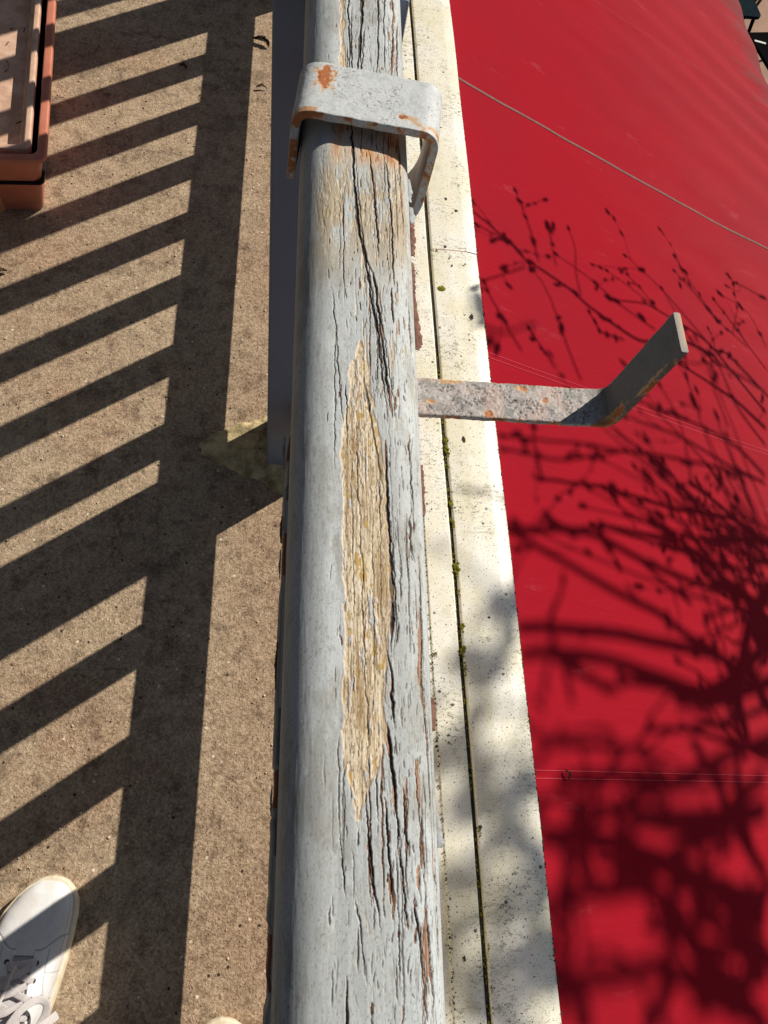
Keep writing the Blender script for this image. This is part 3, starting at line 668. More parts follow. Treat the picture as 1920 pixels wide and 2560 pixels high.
# ---------------- terracotta trough ----------------
def rr_ring(x0, x1, y0, y1, r, z, n=8):
    P = []
    for cx, cy, a in ((x1-r, y1-r, 0), (x0+r, y1-r, 90), (x0+r, y0+r, 180), (x1-r, y0+r, 270)):
        for q in np.linspace(a, a+90, n): P.append((cx+r*math.cos(R(q)), cy+r*math.sin(R(q)), z))
    return P
def ring_loft(name, rings, mat, parent, cap_end=True, cap_start=False):
    n = len(rings[0]); V = [v for r in rings for v in r]; F4 = grid_faces(len(rings), n, True); o = mesh_np(name, V, F4, mat, parent, smooth=False)
    bm = bmesh.new(); bm.from_mesh(o.data); bm.verts.ensure_lookup_table()
    if cap_end: bm.faces.new([bm.verts[(len(rings)-1)*n+i] for i in range(n)])
    if cap_start: bm.faces.new([bm.verts[i] for i in range(n)])
    bmesh.ops.recalc_face_normals(bm, faces=bm.faces); bm.to_mesh(o.data); bm.free()
    b = o.modifiers.new('b', 'BEVEL'); b.width = .0018; b.segments = 2; b.angle_limit = R(40)
    return o
tr = empty('planter', 'long terracotta trough planter with a pale shallow tray set inside, at the upper left edge', 'planter', (-.446, 1.180, 0), R(6.2))
Wt, Lt = .205, .62
def RRr(i, z, r=.02): return rr_ring(-Wt+i, -i, i, Lt-i, max(r-i*.4, .008), z)
ring_loft('trough', [RRr(.050, 0, .03), RRr(.046, .004, .03), RRr(.014, .157, .024), RRr(.001, .158, .02), RRr(0, .160, .02), RRr(0, .168, .02), RRr(.002, .170, .02), RRr(.014, .170, .02), RRr(.016, .168, .02), RRr(.017, .145, .02), RRr(.05, .02, .02)], M['terracotta'], tr, True, True)
o = ring_loft('gap_shade', [RRr(.022, .09, .02), RRr(.023, .095, .02)], M['dark_inner'], tr);  # black sheet painting the shaded gap between trough and tray
ty = empty('tray', 'pale beige-pink shallow tray lying inside the terracotta trough, scattered with dry bits', 'tray', (-.446, 1.180, 0), R(6.2))
ring_loft('basin', [RRr(.052, .096, .02), RRr(.031, .150, .022), RRr(.029, .164, .024), RRr(.0295, .168, .024), RRr(.031, .1695, .024), RRr(.039, .1690, .022), RRr(.041, .166, .022), RRr(.044, .158, .02), RRr(.050, .156, .018), RRr(.052, .152, .018), RRr(.058, .130, .016), RRr(.075, .1295, .014)], M['tray'], ty, True, True)
def twig(parent, pts, r, mat, name='dry_stalk'):
    V, Fq = tube_np(pts, np.linspace(r, r*.4, len(pts)), 5); return mesh_np(name, V, Fq, mat, parent)
for i in range(12):
    x = random.uniform(-.16, -.065); y = random.uniform(.05, .5); a = random.uniform(0, 6.28); l = random.uniform(.006, .022)
    twig(ty, [(x, y, .132), (x+l*.5*math.cos(a)+.002, y+l*.5*math.sin(a), .1345), (x+l*math.cos(a), y+l*math.sin(a), .1325)], .0011, M['leaf'])
# small pot just left of the trough
pt = empty('flower_pot', 'small light orange plastic pot standing before the trough at the left edge', 'pot', (at(6, 400, .1)[0]-.062, at(6, 400, .1)[1]+.055, 0))
def circ(r, z, n=32): return [(r*math.cos(2*math.pi*i/n), r*math.sin(2*math.pi*i/n), z) for i in range(n)]
M['orange'] = m_simple('light_orange_plastic', s2l(232, 168, 120), s2l(214, 148, 104), 20, .5, .1)
ring_loft('pot', [circ(.040, 0), circ(.055, .09), circ(.060, .091), circ(.060, .108), circ(.0565, .108), circ(.053, .09), circ(.042, .02)], M['orange'], pt, True, True)

# ---------------- debris on the floor ----------------
def dead_leaf(x, y, ln, wd, a, label, seed):
    g = np.random.default_rng(seed); V = []; n, m = 14, 7
    for i in range(n):
        t = i/(n-1); ww = wd*math.sin(math.pi*min(.98, t*.93+.04))**.7*(1+.5*(g.random()-.5))
        for j in range(m):
            u = j/(m-1)*2-1; V.append((ww*u+.1*ln*math.sin(t*5), ln*(t-.5)+.001*g.random(), .002+.7*ww*(u*u)+.003*g.random()+.004*math.sin(t*3)))
    o = mesh_np('dead_leaf', V, grid_faces(n, m), M['leaf']); s = o.modifiers.new('t', 'SOLIDIFY'); s.thickness = .0006
    o.location = (x, y, .0015); o.rotation_euler = (0, 0, a); tag(o, label, 'leaf', 'dry leaf bits lying about'); return o
p = at(565, 95, 0); dead_leaf(p[0], p[1], .048, .008, R(52), 'largest curled dark dead leaf on the concrete beside the far end of the rail', 1)
p = at(565, 193, 0); dead_leaf(p[0], p[1], .024, .003, R(85), 'thin dark leaf scrap on the sunlit strip below the largest dead leaf', 2)
p = at(396, 149, 0); dead_leaf(p[0], p[1], .018, .005, R(70), 'small dark crumb in the slat shadow near the trough', 3)
p = at(3, 593, 0); dead_leaf(p[0], p[1], .026, .006, R(120), 'dark leaf scrap at the left edge below the trough', 4)
# fine grit
ac = Acc()
for i in range(420):
    k += 1; x = random.uniform(-.62, .02); y = random.uniform(-.18, 1.85); ac.add(*blob_np((x, y, .0008), random.choice((.0011, .0014, .0018, .0024)), 5, 6, seed=k))
M['grit'] = m_simple('pale_grit', s2l(230, 214, 190), s2l(150, 130, 110), 60, .9)
o = ac.build('grit', M['grit']); o['kind'] = 'stuff'; tag(o, 'pale grit grains scattered over the balcony concrete', 'grit')
# leaf speck on the awning
q = loc_l(1228, 1668, -.62)
o = dead_leaf(0, 0, .022, .004, R(8), 'tiny dry leaf lying between two stitch lines on the red awning', 9)
P3 = awp(.125, .158, .004); o.location = (P3[0]*math.cos(TH)-P3[1]*math.sin(TH), P3[0]*math.sin(TH)+P3[1]*math.cos(TH), P3[2]); o.rotation_euler = (0, SL, R(8))

# ---------------- person: white sneakers ----------------
def sneaker(parent, mirror=1):
    """toe tip at origin, heel towards -y; +x is the inner side of the left foot"""
    Ls = .285
    # outline half widths (inner, outer) against distance from the toe
    T = np.array([0, .0012, .004, .012, .025, .045, .07, .10, .14, .19, .24, .27, .281, .285])
    WI = np.array([.000, .0095, .0175, .028, .0375, .0445, .0485, .0485, .043, .034, .034, .030, .018, .0])
    WO = np.array([.000, .0095, .0175, .029, .0400, .0490, .0530, .0530, .048, .042, .038, .032, .018, .0])
    cx = lambda t: .012*(1-sst(t, 0, .09))
    # sole
    n = 90; tt = Ls*(1-np.cos(np.linspace(0, math.pi, n)))/2
    def ring(off, z, dz=0):
        a = [(cx(t)+np.interp(t, T, WI)+off*min(1, np.interp(t, T, WI)/.02), -t, z) for t in tt]; b = [(cx(t)-np.interp(t, T, WO)-off*min(1, np.interp(t, T, WO)/.02), -t, z) for t in tt[::-1]]
        return [(mirror*x, y+off*math.exp(y/.008)-off*math.exp(-(Ls+y)/.008), zz) for x, y, zz in a+b]
    sole = ring_loft('sole', [ring(-.002, 0), ring(.001, .002), ring(.0025, .012), ring(.002, .022), ring(-.0005, .0255), ring(-.006, .0258)], M['sole'], parent, True, True)
    # upper: dense surface; rows along the foot, columns across
    nr, nc = 330, 230; ts = Ls*np.linspace(0.006, .985, nr); a = np.linspace(0, math.pi, nc)
    TT, AA = np.meshgrid(ts, a, indexing='ij')
    Hc = np.interp(TT, [0, .008, .02, .05, .08, .11, .15, .19, .23, .285], [.020, .030, .038, .046, .052, .060, .074, .090, .094, .094])
    wi = np.interp(TT, T, WI)-.003; wo = np.interp(TT, T, WO)-.003
    ca, sa = np.cos(AA), np.sin(AA)
    ex = np.interp(TT, [0, .1, .2, .285], [.72, .72, .55, .5])
    X = cx(TT)+np.where(ca > 0, wi, wo)*np.sign(ca)*np.abs(ca)**ex*(1-.10*sa*sst(TT, .1, .2)-0.28*sst(TT, .13, .22)*sa)
    Zz = .020+(Hc-.020)*np.abs(sa)**.72; Yy = -TT
    xr = X-cx(TT)*0          # lateral position for the panel layout
    cxl = .002
    u = xr-cxl
    # panel layout seen from above
    stay = .0175+.0*TT
    inner_open = .0125+.012*sst(TT, .10, .2)
    vamp_edge = .088-.018*sst(np.abs(u), .016, .045)      # seam curve between toe box and eyestay
    is_stay = (TT > vamp_edge) & (np.abs(u) > inner_open) ; is_tong = (TT > .094) & (np.abs(u) <= inner_open)
    h = np.zeros_like(TT); h += is_stay*.0014; h -= is_tong*.0035
    seamline = np.exp(-((TT-vamp_edge+.001)/.0009)**2)*(np.abs(u) > inner_open)
    s2 = np.exp(-((np.abs(u)-(inner_open+.0165))/.0007)**2)*(TT > vamp_edge+.004)
    s3 = np.exp(-((np.abs(u)-inner_open)/.0010)**2)*(TT > .094)
    s4 = np.exp(-((TT-(.112+.06*(np.abs(u)-.03)))/.0007)**2)*(u > inner_open+.0165)
    s5 = np.exp(-((AA-.42)/.02)**2)+np.exp(-((AA-(math.pi-.42))/.02)**2)
    h -= .0008*seamline+.0005*s2+.0006*s4+.0009*s5
    h += .0009*(fbm(TT*40, u*40+9, 4, 3)-.5)
    nrm_ = np.stack([np.sign(ca)*np.abs(ca), np.zeros_like(ca), sa], -1)
    Pm = np.stack([X, Yy, Zz], -1)+nrm_*h[..., None]
    base = np.zeros(TT.shape+(3,))+np.array(s2l(240, 241, 242)); base = lerp(base, s2l(226, 224, 220), sst(fbm(TT*50, u*60, 4, 5), .5, .7)*.5)
    base = lerp(base, s2l(216, 204, 192), sst(fbm(TT*24, u*30, 4, 8), .55, .7)*.35); dk = np.clip(seamline*.55+s2*.45+s3*.5+s4*.4+s5*.35, 0, .75)
    base = lerp(base, s2l(92, 96, 104), dk); base = lerp(base, s2l(150, 146, 158), is_tong*.5)
    # perforations
    hole = np.zeros_like(TT)
    for (hx, ht) in ((.036, .143), (.031, .137), (-.036, .150)): hole = np.maximum(hole, np.exp(-(((u-hx)**2+(TT-ht)**2)/.0009**2)))
    base = lerp(base, (.03, .03, .03), hole)
    Pm[..., 0] *= mirror
    up = mesh_np('upper', Pm.reshape(-1, 3), grid_faces(nr, nc), M['shoe'], parent, cols=base.reshape(-1, 3))
    def top(x, t):                  # point on the upper at lateral x
        i = np.argmin(np.abs(ts-t)); row = np.stack([X[i], Zz[i]+h[i]], -1); o = np.argsort(row[:, 0]); return float(np.interp(x, row[o, 0], row[o, 1]))
    # laces: flat ribbons
    def ribbon(pts, wd=.0075, thick=.0016, name='lace'):
        P = np.array(pts); d = np.concatenate([[0], np.cumsum(np.linalg.norm(np.diff(P, axis=0), axis=1))]); q = np.linspace(0, d[-1], 40)
        P = np.stack([np.interp(q, d, P[:, c]) for c in range(3)], -1)
        for _ in range(6): P[1:-1] = .25*P[:-2]+.5*P[1:-1]+.25*P[2:]
        Tn = np.gradient(P, axis=0); Tn /= np.linalg.norm(Tn, axis=1)[:, None]+1e-9; V = []
        for p, t in zip(P, Tn):
            sd = np.cross(t, (0, 0, 1)); sd /= np.linalg.norm(sd)+1e-9; nn = np.cross(sd, t)
            for k_ in range(10):
                q_ = 2*math.pi*k_/10; v = p+sd*wd/2*math.copysign(abs(math.cos(q_))**.6, math.cos(q_))+nn*thick/2*math.sin(q_); V.append((mirror*v[0], v[1], v[2]))
        return mesh_np(name, V, grid_faces(40, 10, True), M['lace'], parent)
    rows = [.101, .1205, .140, .160, .180]
    for i, t in enumerate(rows):
        ox = .0185+.006*i/4; xa, xb = cxl+ox, cxl-ox
        for x in (xa, xb):
            o = mesh_np('eyelet', *tube_np([(mirror*x, -t, top(x, t)-.002), (mirror*x, -t, top(x, t)+.0006)], .0034, 12), M['eyelet'], parent)
            bm = bmesh.new(); bm.from_mesh(o.data); bm.verts.ensure_lookup_table(); bm.faces.new(bm.verts[12:24]); bm.to_mesh(o.data); bm.free()
        zc = max(top(xa, t), top(xb, t))+.0026
        if i == 0: ribbon([(xa+.0005, -t+.001, top(xa, t)), (xa-.004, -t+.0008, zc), (cxl, -t-.002, zc+.001), (xb+.004, -t-.004, zc), (xb-.0005, -t-.004, top(xb, t))], .009)
        if i > 0:
            tp = rows[i-1]
            ribbon([(xa+.0005, -t, top(xa, t)), (xa-.004, -t+.001, zc), (cxl, -t+.008, zc-.0005), (xb+.006, -tp-.004, zc-.003)], .0085)
            ribbon([(xb-.0005, -t, top(xb, t)), (xb+.004, -t+.001, zc+.001), (cxl, -t+.007, zc+.0015), (xa-.006, -tp-.004, zc-.002)], .0085)
    # bow
    kx, ky, kz = cxl-.006, -.212, top(cxl, .205)+.012
    ribbon([(kx-.006, ky, kz), (kx, ky+.003, kz+.003), (kx+.007, ky, kz)], .013, .004, 'knot')
    ribbon([(kx, ky, kz), (kx+.012, ky+.036, kz+.010), (kx+.028, ky+.068, kz+.006), (kx+.046, ky+.080, kz-.004), (kx+.058, ky+.072, kz-.012), (kx+.054, ky+.052, kz-.014), (kx+.030, ky+.020, kz-.004), (kx, ky, kz)], .0095)
    ribbon([(kx, ky, kz), (kx+.026, ky+.022, kz+.012), (kx+.052, ky+.046, kz+.004), (kx+.070, ky+.060, kz-.010)], .011)
    ribbon([(kx-.002, ky, kz), (kx-.004, ky+.03, kz+.002), (kx-.002, ky+.07, kz-.010), (kx+.003, ky+.110, kz-.026)], .0040, .0025)
    ribbon([(kx, ky, kz), (kx-.018, ky+.026, kz+.008), (kx-.038, ky+.034, kz-.004), (kx-.046, ky+.014, kz-.012), (kx-.02, ky-.004, kz-.004), (kx, ky, kz)], .0095)
    return up
pe = empty('person', 'person in white lace-up sneakers standing on the concrete, only the shoes in view', 'person', (-.29, -.12, 0))
def foot(x, y, rz, mirror):
    e = bpy.data.objects.new('sneaker', None); C.objects.link(e); e.parent = pe; e.location = (x+.29, y+.12, 0); e.rotation_euler = (0, 0, rz)
    sneaker(e, mirror); return e
foot(-.300, -.0165, R(-4), 1)
foot(-.035, -.197, R(3), -1)
def trousers():
    bm = bmesh.new(); V = [(-.305, -.24, .085), (-.295, -.26, .45), (-.24, -.29, .86), (-.165, -.30, .98), (-.08, -.30, .88), (-.045, -.42, .46), (-.04, -.43, .085), (-.165, -.31, 1.06)]
    rr = [.062, .072, .095, .14, .095, .072, .062, .15]; E = [(0, 1), (1, 2), (2, 3), (3, 4), (4, 5), (5, 6), (3, 7)]
    sk = bm.verts.layers.skin.verify()
    vs_ = [bm.verts.new(v) for v in V]; [bm.edges.new((vs_[a], vs_[b])) for a, b in E]
    for v, r_ in zip(vs_, rr): v[sk].radius = (r_, r_)
    vs_[3][sk].use_root = True
    o = bm_obj('trousers', bm, None, None); s = o.modifiers.new('s', 'SKIN'); u = o.modifiers.new('u', 'SUBSURF'); u.levels = u.render_levels = 2
    o.data.materials.append(M['denim']); o.parent = pe; o.location = (.29, .12, 0)
trousers()

# ---------------- patio furniture far below ----------------
def pat(px, py, z): p = at(px*1659/1920, py*1659/1920, z); return p
def chair(name, label, mat, loc, rz, legm):
    e = empty(name, label, 'chair', (loc[0], loc[1], -3.2), rz)
    def sec(x0, x1, y0, y1, z0, z1, nm, r=.05, tilt=0):
        rs = [rr_ring(x0+.004, x1-.004, y0+.004, y1-.004, r, z0), rr_ring(x0, x1, y0, y1, r, z0+.006), rr_ring(x0, x1, y0, y1, r, z1-.006), rr_ring(x0+.004, x1-.004, y0+.004, y1-.004, r, z1)]
        return ring_loft(nm, rs, mat, e, True, True)
    sec(-.22, .22, -.22, .22, .43, .46, 'seat')
    b = sec(-.22, .22, -.2, .2, -.015, .015, 'backrest', .08); b.rotation_euler = (R(80), 0, 0); b.location = (0, .215, .68)
    for sx in (-1, 1):
        for sy in (-1, 1):
            V, Fq = tube_np([(sx*.17, sy*.17, .44), (sx*.23, sy*.24, 0)], (.018, .014), 8); mesh_np('leg', V, Fq, legm, e)
    return e
sp = pat(1872, 38, -2.74); chair('garden_chair', 'dark teal chair on the patio beyond the far corner of the awning', M['teal'], (sp[0]-.1, sp[1]+.2), R(4), M['black'])
sp = pat(1968, -26, -2.74); chair('garden_chair', 'mustard yellow chair with dark wooden legs on the patio beyond the awning', M['olive'], (sp[0], sp[1]), R(-40), M['leg_brown'])
tb = pat(1900, 66, -2.5)
e = empty('patio_table', 'black patio table beside the awning edge at the upper right', 'table', (tb[0]+.42, tb[1]-.45, -3.2), R(12))
ring_loft('tabletop', [rr_ring(-.5, .5, -.42, .42, .03, .70), rr_ring(-.5, .5, -.42, .42, .03, .725)], M['black'], e, True, True)
for sx in (-1, 1):
    for sy in (-1, 1): box('leg', M['black'], e, sx*.44-.02, sx*.44+.02, sy*.36-.02, sy*.36+.02, 0, .70)
cd = box('card', M['white'], None, -.05, .05, -.012, .012, 0, .004); cpt = pat(1900, 106, -2.475); cd.location = (cpt[0], cpt[1], -2.474); cd.rotation_euler = (0, 0, R(-12))
tag(cd, 'thin white card lying on the black patio table', 'card')

# ---------------- tree whose bare branches shade the awning ----------------
tre = empty('tree', 'bare budding tree to the right of the awning casting branch shadows', 'tree', (3.7, 1.2, -3.2))
def on_awning(px, py):
    d = ray(px, py); c, s = math.cos(TH), math.sin(TH); dl = np.array([d[0]*c+d[1]*s, -d[0]*s+d[1]*c, d[2]])
    sl_ = math.tan(SL); t = (AZL+AX*sl_-CAMZ)/(dl[2]+sl_*dl[0]); p = d*t+np.array([0, 0, CAMZ]); return p
def crop(i, x, y): return 1180+x*740/1659, (460, 1200, 1820)[i]+y*740/1659
brn = Acc(); buds = Acc(); bi = 0
def bud(p, d, r=.009, el=2.2):
    global bi
    bi += 1; V, Fq = blob_np((0, 0, 0), 1, 6, 7, seed=bi+900, flat=1); d = nrm(d); a = nrm(np.cross(d, (.3, .2, .9))); b = np.cross(d, a)
    V = np.array(V); V = p+r*(V[:, :1]*a+V[:, 1:2]*b+V[:, 2:3]*d*el); buds.add(V, Fq)
def twigs(p, d, ln, r, depth, g):
    n = 7; P = [p]; dd = nrm(d)
    for i in range(n): dd = nrm(dd+g.normal(0, .13, 3)+np.array([0, 0, .03])); P.append(P[-1]+dd*ln/n)
    V, Fq = tube_np(P, np.linspace(r, r*.45, len(P)), 5); brn.add(V, Fq)
    for i in (2, 4, 6):
        if g.random() < .5: bud(P[i]+g.normal(0, .004, 3), dd+g.normal(0, .4, 3), r=g.uniform(.004, .008))
    bud(P[-1], dd, r=g.uniform(.006, .011))
    if depth > 0:
        for i in range(2): twigs(P[g.integers(2, n)], dd+g.normal(0, .55, 3), ln*g.uniform(.4, .75), r*.6, depth-1, g)
def branch(ci, pts, r0, r1, l0, l1, seed, tw=.5, budp=.25):
    g = np.random.default_rng(seed); W = []
    for j, (x, y) in enumerate(pts):
        p = on_awning(*crop(ci, x, y)); t = j/(len(pts)-1); W.append(p+SUN*(l0+(l1-l0)*t))
    W = np.array(W); d = np.concatenate([[0], np.cumsum(np.linalg.norm(np.diff(W, axis=0), axis=1))]); n = max(12, int(d[-1]/.03)); q = np.linspace(0, d[-1], n)
    P = np.stack([np.interp(q, d, W[:, c]) for c in range(3)], -1)
    for _ in range(3): P[1:-1] = .25*P[:-2]+.5*P[1:-1]+.25*P[2:]
    P += np.cumsum(g.normal(0, .0012, P.shape), axis=0)*np.linspace(0, 1, n)[:, None]
    V, Fq = tube_np(P, np.linspace(r0, r1, n), 7); brn.add(V, Fq)
    for i in range(2, n):
        if g.random() < budp: bud(P[i]+g.normal(0, .005, 3), P[i]-P[i-1]+g.normal(0, .015, 3), r=g.uniform(.006, .011)*(.7+.25*l0))
        if g.random() < .10*tw: twigs(P[i], (P[i]-P[i-1])*30+g.normal(0, .5, 3), g.uniform(.08, .25), max(.0018, r1*.7), 0, g)
    bud(P[-1], P[-1]-P[-2], r=.009)
    return P
T0 = [([(1659, 1270), (1400, 940), (1330, 860), (1180, 760), (1010, 660), (830, 640)], .008, .003), ([(1380, 950), (1200, 860), (960, 870), (820, 780), (640, 650), (590, 590), (420, 470), (290, 390), (260, 330), (180, 260), (0, 120)], .009, .004),
      ([(290, 390), (230, 330), (20, 240)], .004, .003), ([(380, 420), (330, 250), (240, 30)], .004, .003), ([(620, 610), (590, 480), (590, 350), (545, 240)], .0035, .002), ([(480, 450), (450, 300), (435, 220)], .003, .002),
      ([(1040, 800), (850, 670), (700, 540), (480, 370)], .004, .002), ([(1330, 860), (1100, 600), (1000, 500), (860, 380)], .004, .002), ([(1050, 680), (900, 560), (770, 460)], .003, .002), ([(1050, 680), (960, 570), (890, 490)], .003, .002),
      ([(1659, 1030), (1500, 790), (1370, 620)], .005, .003), ([(1560, 900), (1400, 750), (1270, 580), (1150, 400)], .004, .002), ([(1400, 760), (1240, 560), (1150, 470)], .004, .002), ([(1659, 640), (1560, 580), (1480, 540)], .004, .002), ([(1480, 830), (1500, 680), (1480, 550)], .003, .002),
      ([(1659, 1350), (1500, 1200), (1320, 1080), (1150, 990)], .009, .004), ([(1700, 1200), (1560, 1050), (1440, 930), (1350, 900)], .006, .004), ([(1240, 860), (1180, 750), (1080, 570)], .003, .002), ([(620, 1090), (560, 950), (470, 690), (420, 570), (320, 440)], .004, .002),
      ([(280, 930), (200, 800), (100, 600)], .004, .003), ([(470, 1020), (430, 960), (320, 800)], .004, .003), ([(860, 860), (740, 820), (680, 700)], .005, .003), ([(300, 460), (150, 510), (60, 540)], .004, .003), ([(1659, 900), (1560, 700), (1400, 600)], .003, .002),
      ([(1659, 1620), (1500, 1450), (1330, 1350), (1100, 1250), (960, 1190)], .009, .004), ([(1659, 1660), (1450, 1560), (1200, 1400), (900, 1290), (700, 1200)], .008, .004), ([(1620, 1640), (1350, 1560), (1050, 1500), (850, 1480), (600, 1440), (160, 1400)], .007, .005), ([(840, 1490), (500, 1540), (180, 1480)], .006, .005), ([(400, 1659), (350, 1450), (340, 1350)], .006, .004),
      ([(1659, 1450), (1480, 1200), (1380, 950)], .008, .004), ([(1659, 1150), (1430, 1000), (1180, 990)], .006, .003), ([(1450, 1350), (1350, 1050), (1270, 850)], .005, .003), ([(1250, 1659), (1180, 1300), (1060, 1100)], .005, .003)]
for i, (p, r0, r1) in enumerate(T0):
    lo = i >= 24
    branch(0, p, r0*1.0, r1*.95, 2.1 if not lo else 2.8, 1.5 if not lo else 2.6, 100+i, .7, .10)
T1 = [([(1659, 330), (1500, 200), (1330, 170), (1180, 160), (950, 90), (760, 30), (400, 0)], .009, .005, 1.5), ([(1659, 350), (1560, 260), (1400, 120), (1250, 10)], .010, .006, 1.4), ([(1659, 700), (1450, 540), (1300, 430), (1150, 330), (980, 290), (750, 250), (500, 250), (420, 170)], .010, .004, 2.0),
      ([(1600, 680), (1450, 600), (1300, 570), (1050, 470), (900, 400), (740, 300), (560, 260), (210, 250)], .011, .009, 2.2), ([(1400, 950), (1200, 850), (1090, 740), (900, 660), (600, 500), (400, 390), (220, 300)], .012, .009, 2.4), ([(1600, 1100), (1400, 970), (1200, 920), (1000, 890), (850, 850), (600, 840), (450, 820), (290, 830)], .016, .013, 2.6),
      ([(1390, 480), (1200, 210), (1100, 60)], .005, .003, 1.4), ([(1430, 480), (1370, 200), (1300, 20)], .005, .003, 1.4), ([(1600, 600), (1550, 300), (1500, 100)], .005, .003, 1.4), ([(1660, 640), (1600, 480), (1540, 240)], .005, .003, 1.4), ([(1500, 1250), (1100, 1100), (800, 1000), (400, 950), (290, 980)], .016, .014, 3.0),
      ([(430, 950), (600, 1080), (800, 1180)], .014, .010, 3.0), ([(1400, 560), (1150, 330), (950, 110)], .006, .004, 1.7), ([(1250, 680), (1100, 560), (940, 440)], .007, .005, 2.0), ([(1700, 1250), (1500, 1330), (1200, 1380), (1000, 1390)], .010, .008, 2.5), ([(1700, 1500), (1400, 1450), (1200, 1380)], .007, .006, 2.0),
      ([(1560, 1150), (1350, 1170), (1050, 1150), (850, 1120)], .014, .010, 2.8), ([(900, 1500), (600, 1480), (420, 1480)], .010, .010, 3.2), ([(1700, 1560), (1560, 1500), (1500, 1350)], .006, .004, 1.6), ([(1500, 700), (1300, 760), (1380, 900)], .008, .005, 2.2)]
for i, (p, r0, r1, l) in enumerate(T1): branch(1, p, r0*1.15, r1*1.15, l*1.45, l*1.5, 200+i, .5, .16)
T2 = [([(1659, 1060), (1450, 930), (1250, 800), (1000, 700), (820, 630), (640, 600), (380, 600)], .016, .012, 3.0), ([(1659, 450), (1300, 600), (1050, 780), (900, 900)], .013, .011, 3.4), ([(1200, 1050), (1000, 870), (700, 930), (480, 950)], .012, .010, 3.4),
      ([(1659, 1650), (1400, 1330), (1200, 1080), (1050, 950)], .014, .012, 3.6), ([(1600, 1600), (1300, 1480), (1100, 1300), (900, 1370), (500, 1400)], .013, .011, 3.6), ([(1659, 250), (1450, 450), (1200, 560), (900, 480)], .011, .009, 3.2), ([(650, 800), (600, 620), (640, 440)], .012, .009, 3.2),
      ([(830, 900), (830, 620), (810, 400)], .010, .008, 3.2), ([(500, 1050), (540, 800), (520, 620)], .010, .008, 3.2), ([(1140, 1200), (1140, 1000), (1150, 830)], .011, .010, 3.4), ([(1659, 1380), (1450, 1420), (1200, 1350)], .010, .008, 3.0), ([(640, 1659), (560, 1400), (300, 1200)], .013, .010, 3.6),
      ([(1659, 800), (1500, 560), (1400, 300), (1250, 50)], .010, .008, 2.8), ([(1300, 1060), (1280, 880), (1250, 780)], .009, .006, 2.8), ([(1000, 1659), (1150, 1400), (1100, 1250)], .012, .009, 3.4), ([(500, 300), (800, 260), (1100, 250)], .011, .009, 3.2), ([(1659, 1200), (1400, 1120), (1250, 1000)], .009, .007, 3.0), ([(480, 1500), (300, 1350), (100, 1300)], .012, .009, 3.8)]
for i, (p, r0, r1, l) in enumerate(T2): branch(2, p, r0*1.9, r1*1.9, l*1.6, l*1.7, 300+i, .5, .3)
for i, (p, r, l) in enumerate([([(1720, 560), (1600, 700), (1540, 950), (1500, 1180), (1560, 1400)], .028, 3.2), ([(1720, 900), (1600, 980), (1450, 1130), (1350, 1180), (1150, 1190)], .026, 3.6),
                               ([(1700, 1120), (1560, 1160), (1400, 1230), (1300, 1240)], .024, 3.8), ([(1520, 620), (1450, 590), (1380, 560)], .022, 2.8), ([(1720, 1300), (1640, 1200), (1580, 1050)], .022, 3.0)]): branch(1, p, r, r*.7, l, l+.3, 400+i, .3, .2)
gg = np.random.default_rng(5)
for i in range(34):          # long fine shoots fanning out from the crown
    x, y = gg.uniform(1600, 1850), gg.uniform(300, 1000); a = R(gg.uniform(108, 178)); ln = gg.uniform(500, 1500)*(1-.25*(a > R(165))); cv = R(gg.uniform(-22, 22)); P_ = [(x, y)]
    for k_ in range(6): x += math.cos(a)*ln/6; y -= math.sin(a)*ln/6; a += cv/6; P_.append((x, y))
    if P_[-1][1]+1200*1659/740 < 0: continue
    l_ = gg.uniform(1.9, 3.1); branch(1, P_, gg.uniform(.005, .009), .0028, l_+.4, l_-.1, 600+i, .5, .06)
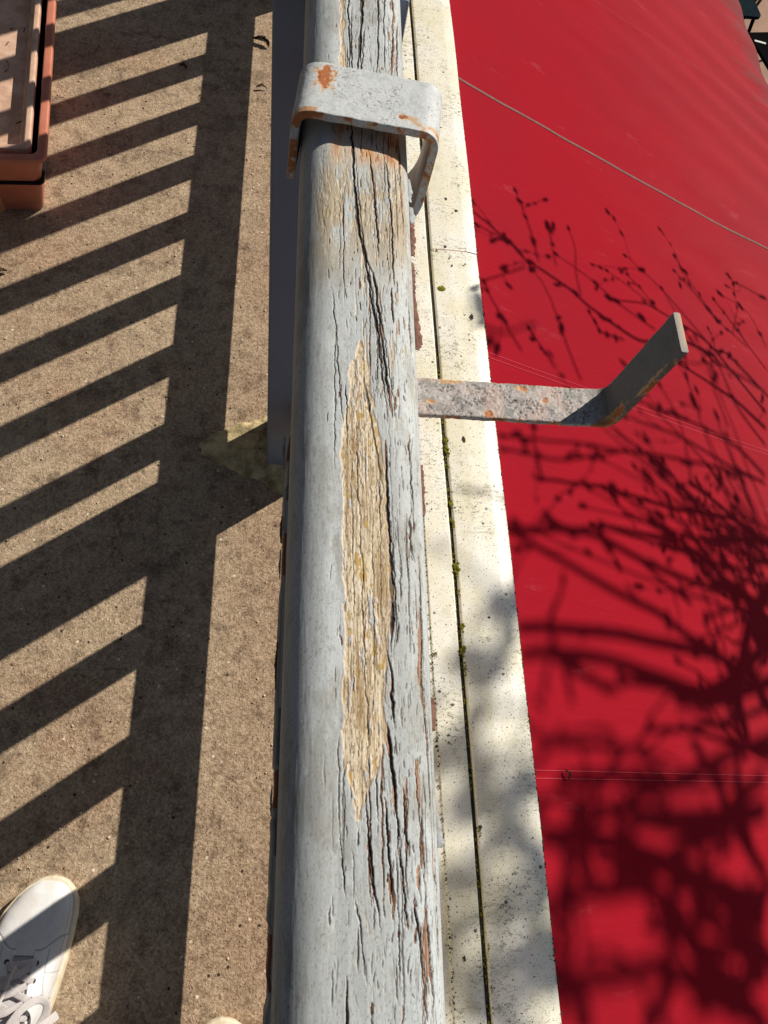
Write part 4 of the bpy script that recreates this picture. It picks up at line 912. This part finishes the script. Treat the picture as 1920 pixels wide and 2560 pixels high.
for i in range(13):
    x, y = gg.uniform(1500, 1850), gg.uniform(0, 1700); a = R(gg.uniform(100, 200)); ln = gg.uniform(500, 1300); cv = R(gg.uniform(-30, 30)); P_ = [(x, y)]
    for k_ in range(6): x += math.cos(a)*ln/6; y -= math.sin(a)*ln/6; a += cv/6; P_.append((x, y))
    l_ = gg.uniform(4.2, 6.0); branch(2, P_, gg.uniform(.014, .026), .010, l_, l_, 700+i, .5, .15)
# finer crown mass near the hub and over the ledge, kept outside the view
g = np.random.default_rng(77)
def in_view(p):
    c = RB.T @ (p-np.array([0, 0, CAMZ])); return c[2] > 0 and c[0]/c[2]*F+960 < 1990
for i in range(62):
    ci, x, y, l = 1, g.uniform(1400, 1750), g.uniform(550, 1250), g.uniform(2.4, 3.4)
    if i >= 24: ci, x, y, l = 2, g.uniform(300, 1700), g.uniform(-200, 1750), g.uniform(4.5, 6)
    p = on_awning(*crop(ci, x, y))+SUN*l
    if not in_view(p): twigs(p, g.normal(0, 1, 3), g.uniform(.12, .3), .010 if i >= 24 else .006, 0, g)
for (px, py) in [(1010, 690), (1090, 1310), (1060, 1330), (1030, 1420), (1010, 1480), (1030, 1690), (1090, 1760), (1120, 1750), (1060, 1850), (1050, 2080), (1100, 2060), (1140, 2000), (1150, 2150), (1080, 2180), (1120, 1900), (1000, 1960), (990, 1600)]:
    p = on_awning(px*1920/1659, py*1920/1659); lift = 5.0 if py > 1200 else 4
    for q_ in range(5):
        b = p+SUN*(lift+g.uniform(-.2, .4))+g.normal(0, .03, 3); bud(b, g.normal(0, 1, 3), r=g.uniform(.014, .028), el=2.0)
    twigs(b, g.normal(0, 1, 3), .25, .008, 0, g)
o = brn.build('branches', M['bark'], None); o.parent = tre; o['kind'] = 'stuff'
o = buds.build('buds', M['bark'], None); o.parent = tre; o['kind'] = 'stuff'
hub = on_awning(*crop(1, 1640, 850))+SUN*2.3
V, Fq = tube_np([np.array((3.7, 1.2, -3.25)), np.array((3.55, 1.2, -2.2)), np.array((3.3, 1.3, -1.2)), np.array((3.0, 1.25, -.3)), hub, hub+SUN*.5, hub+SUN*1.2], [.10, .085, .075, .06, .05, .04, .02], 14)
mesh_np('trunk', V, Fq, M['bark']).parent = tre
for ch in tre.children:
    ch.matrix_parent_inverse = mathutils.Matrix.Translation(-Vector(tre.location))
scn.render.engine = 'CYCLES'
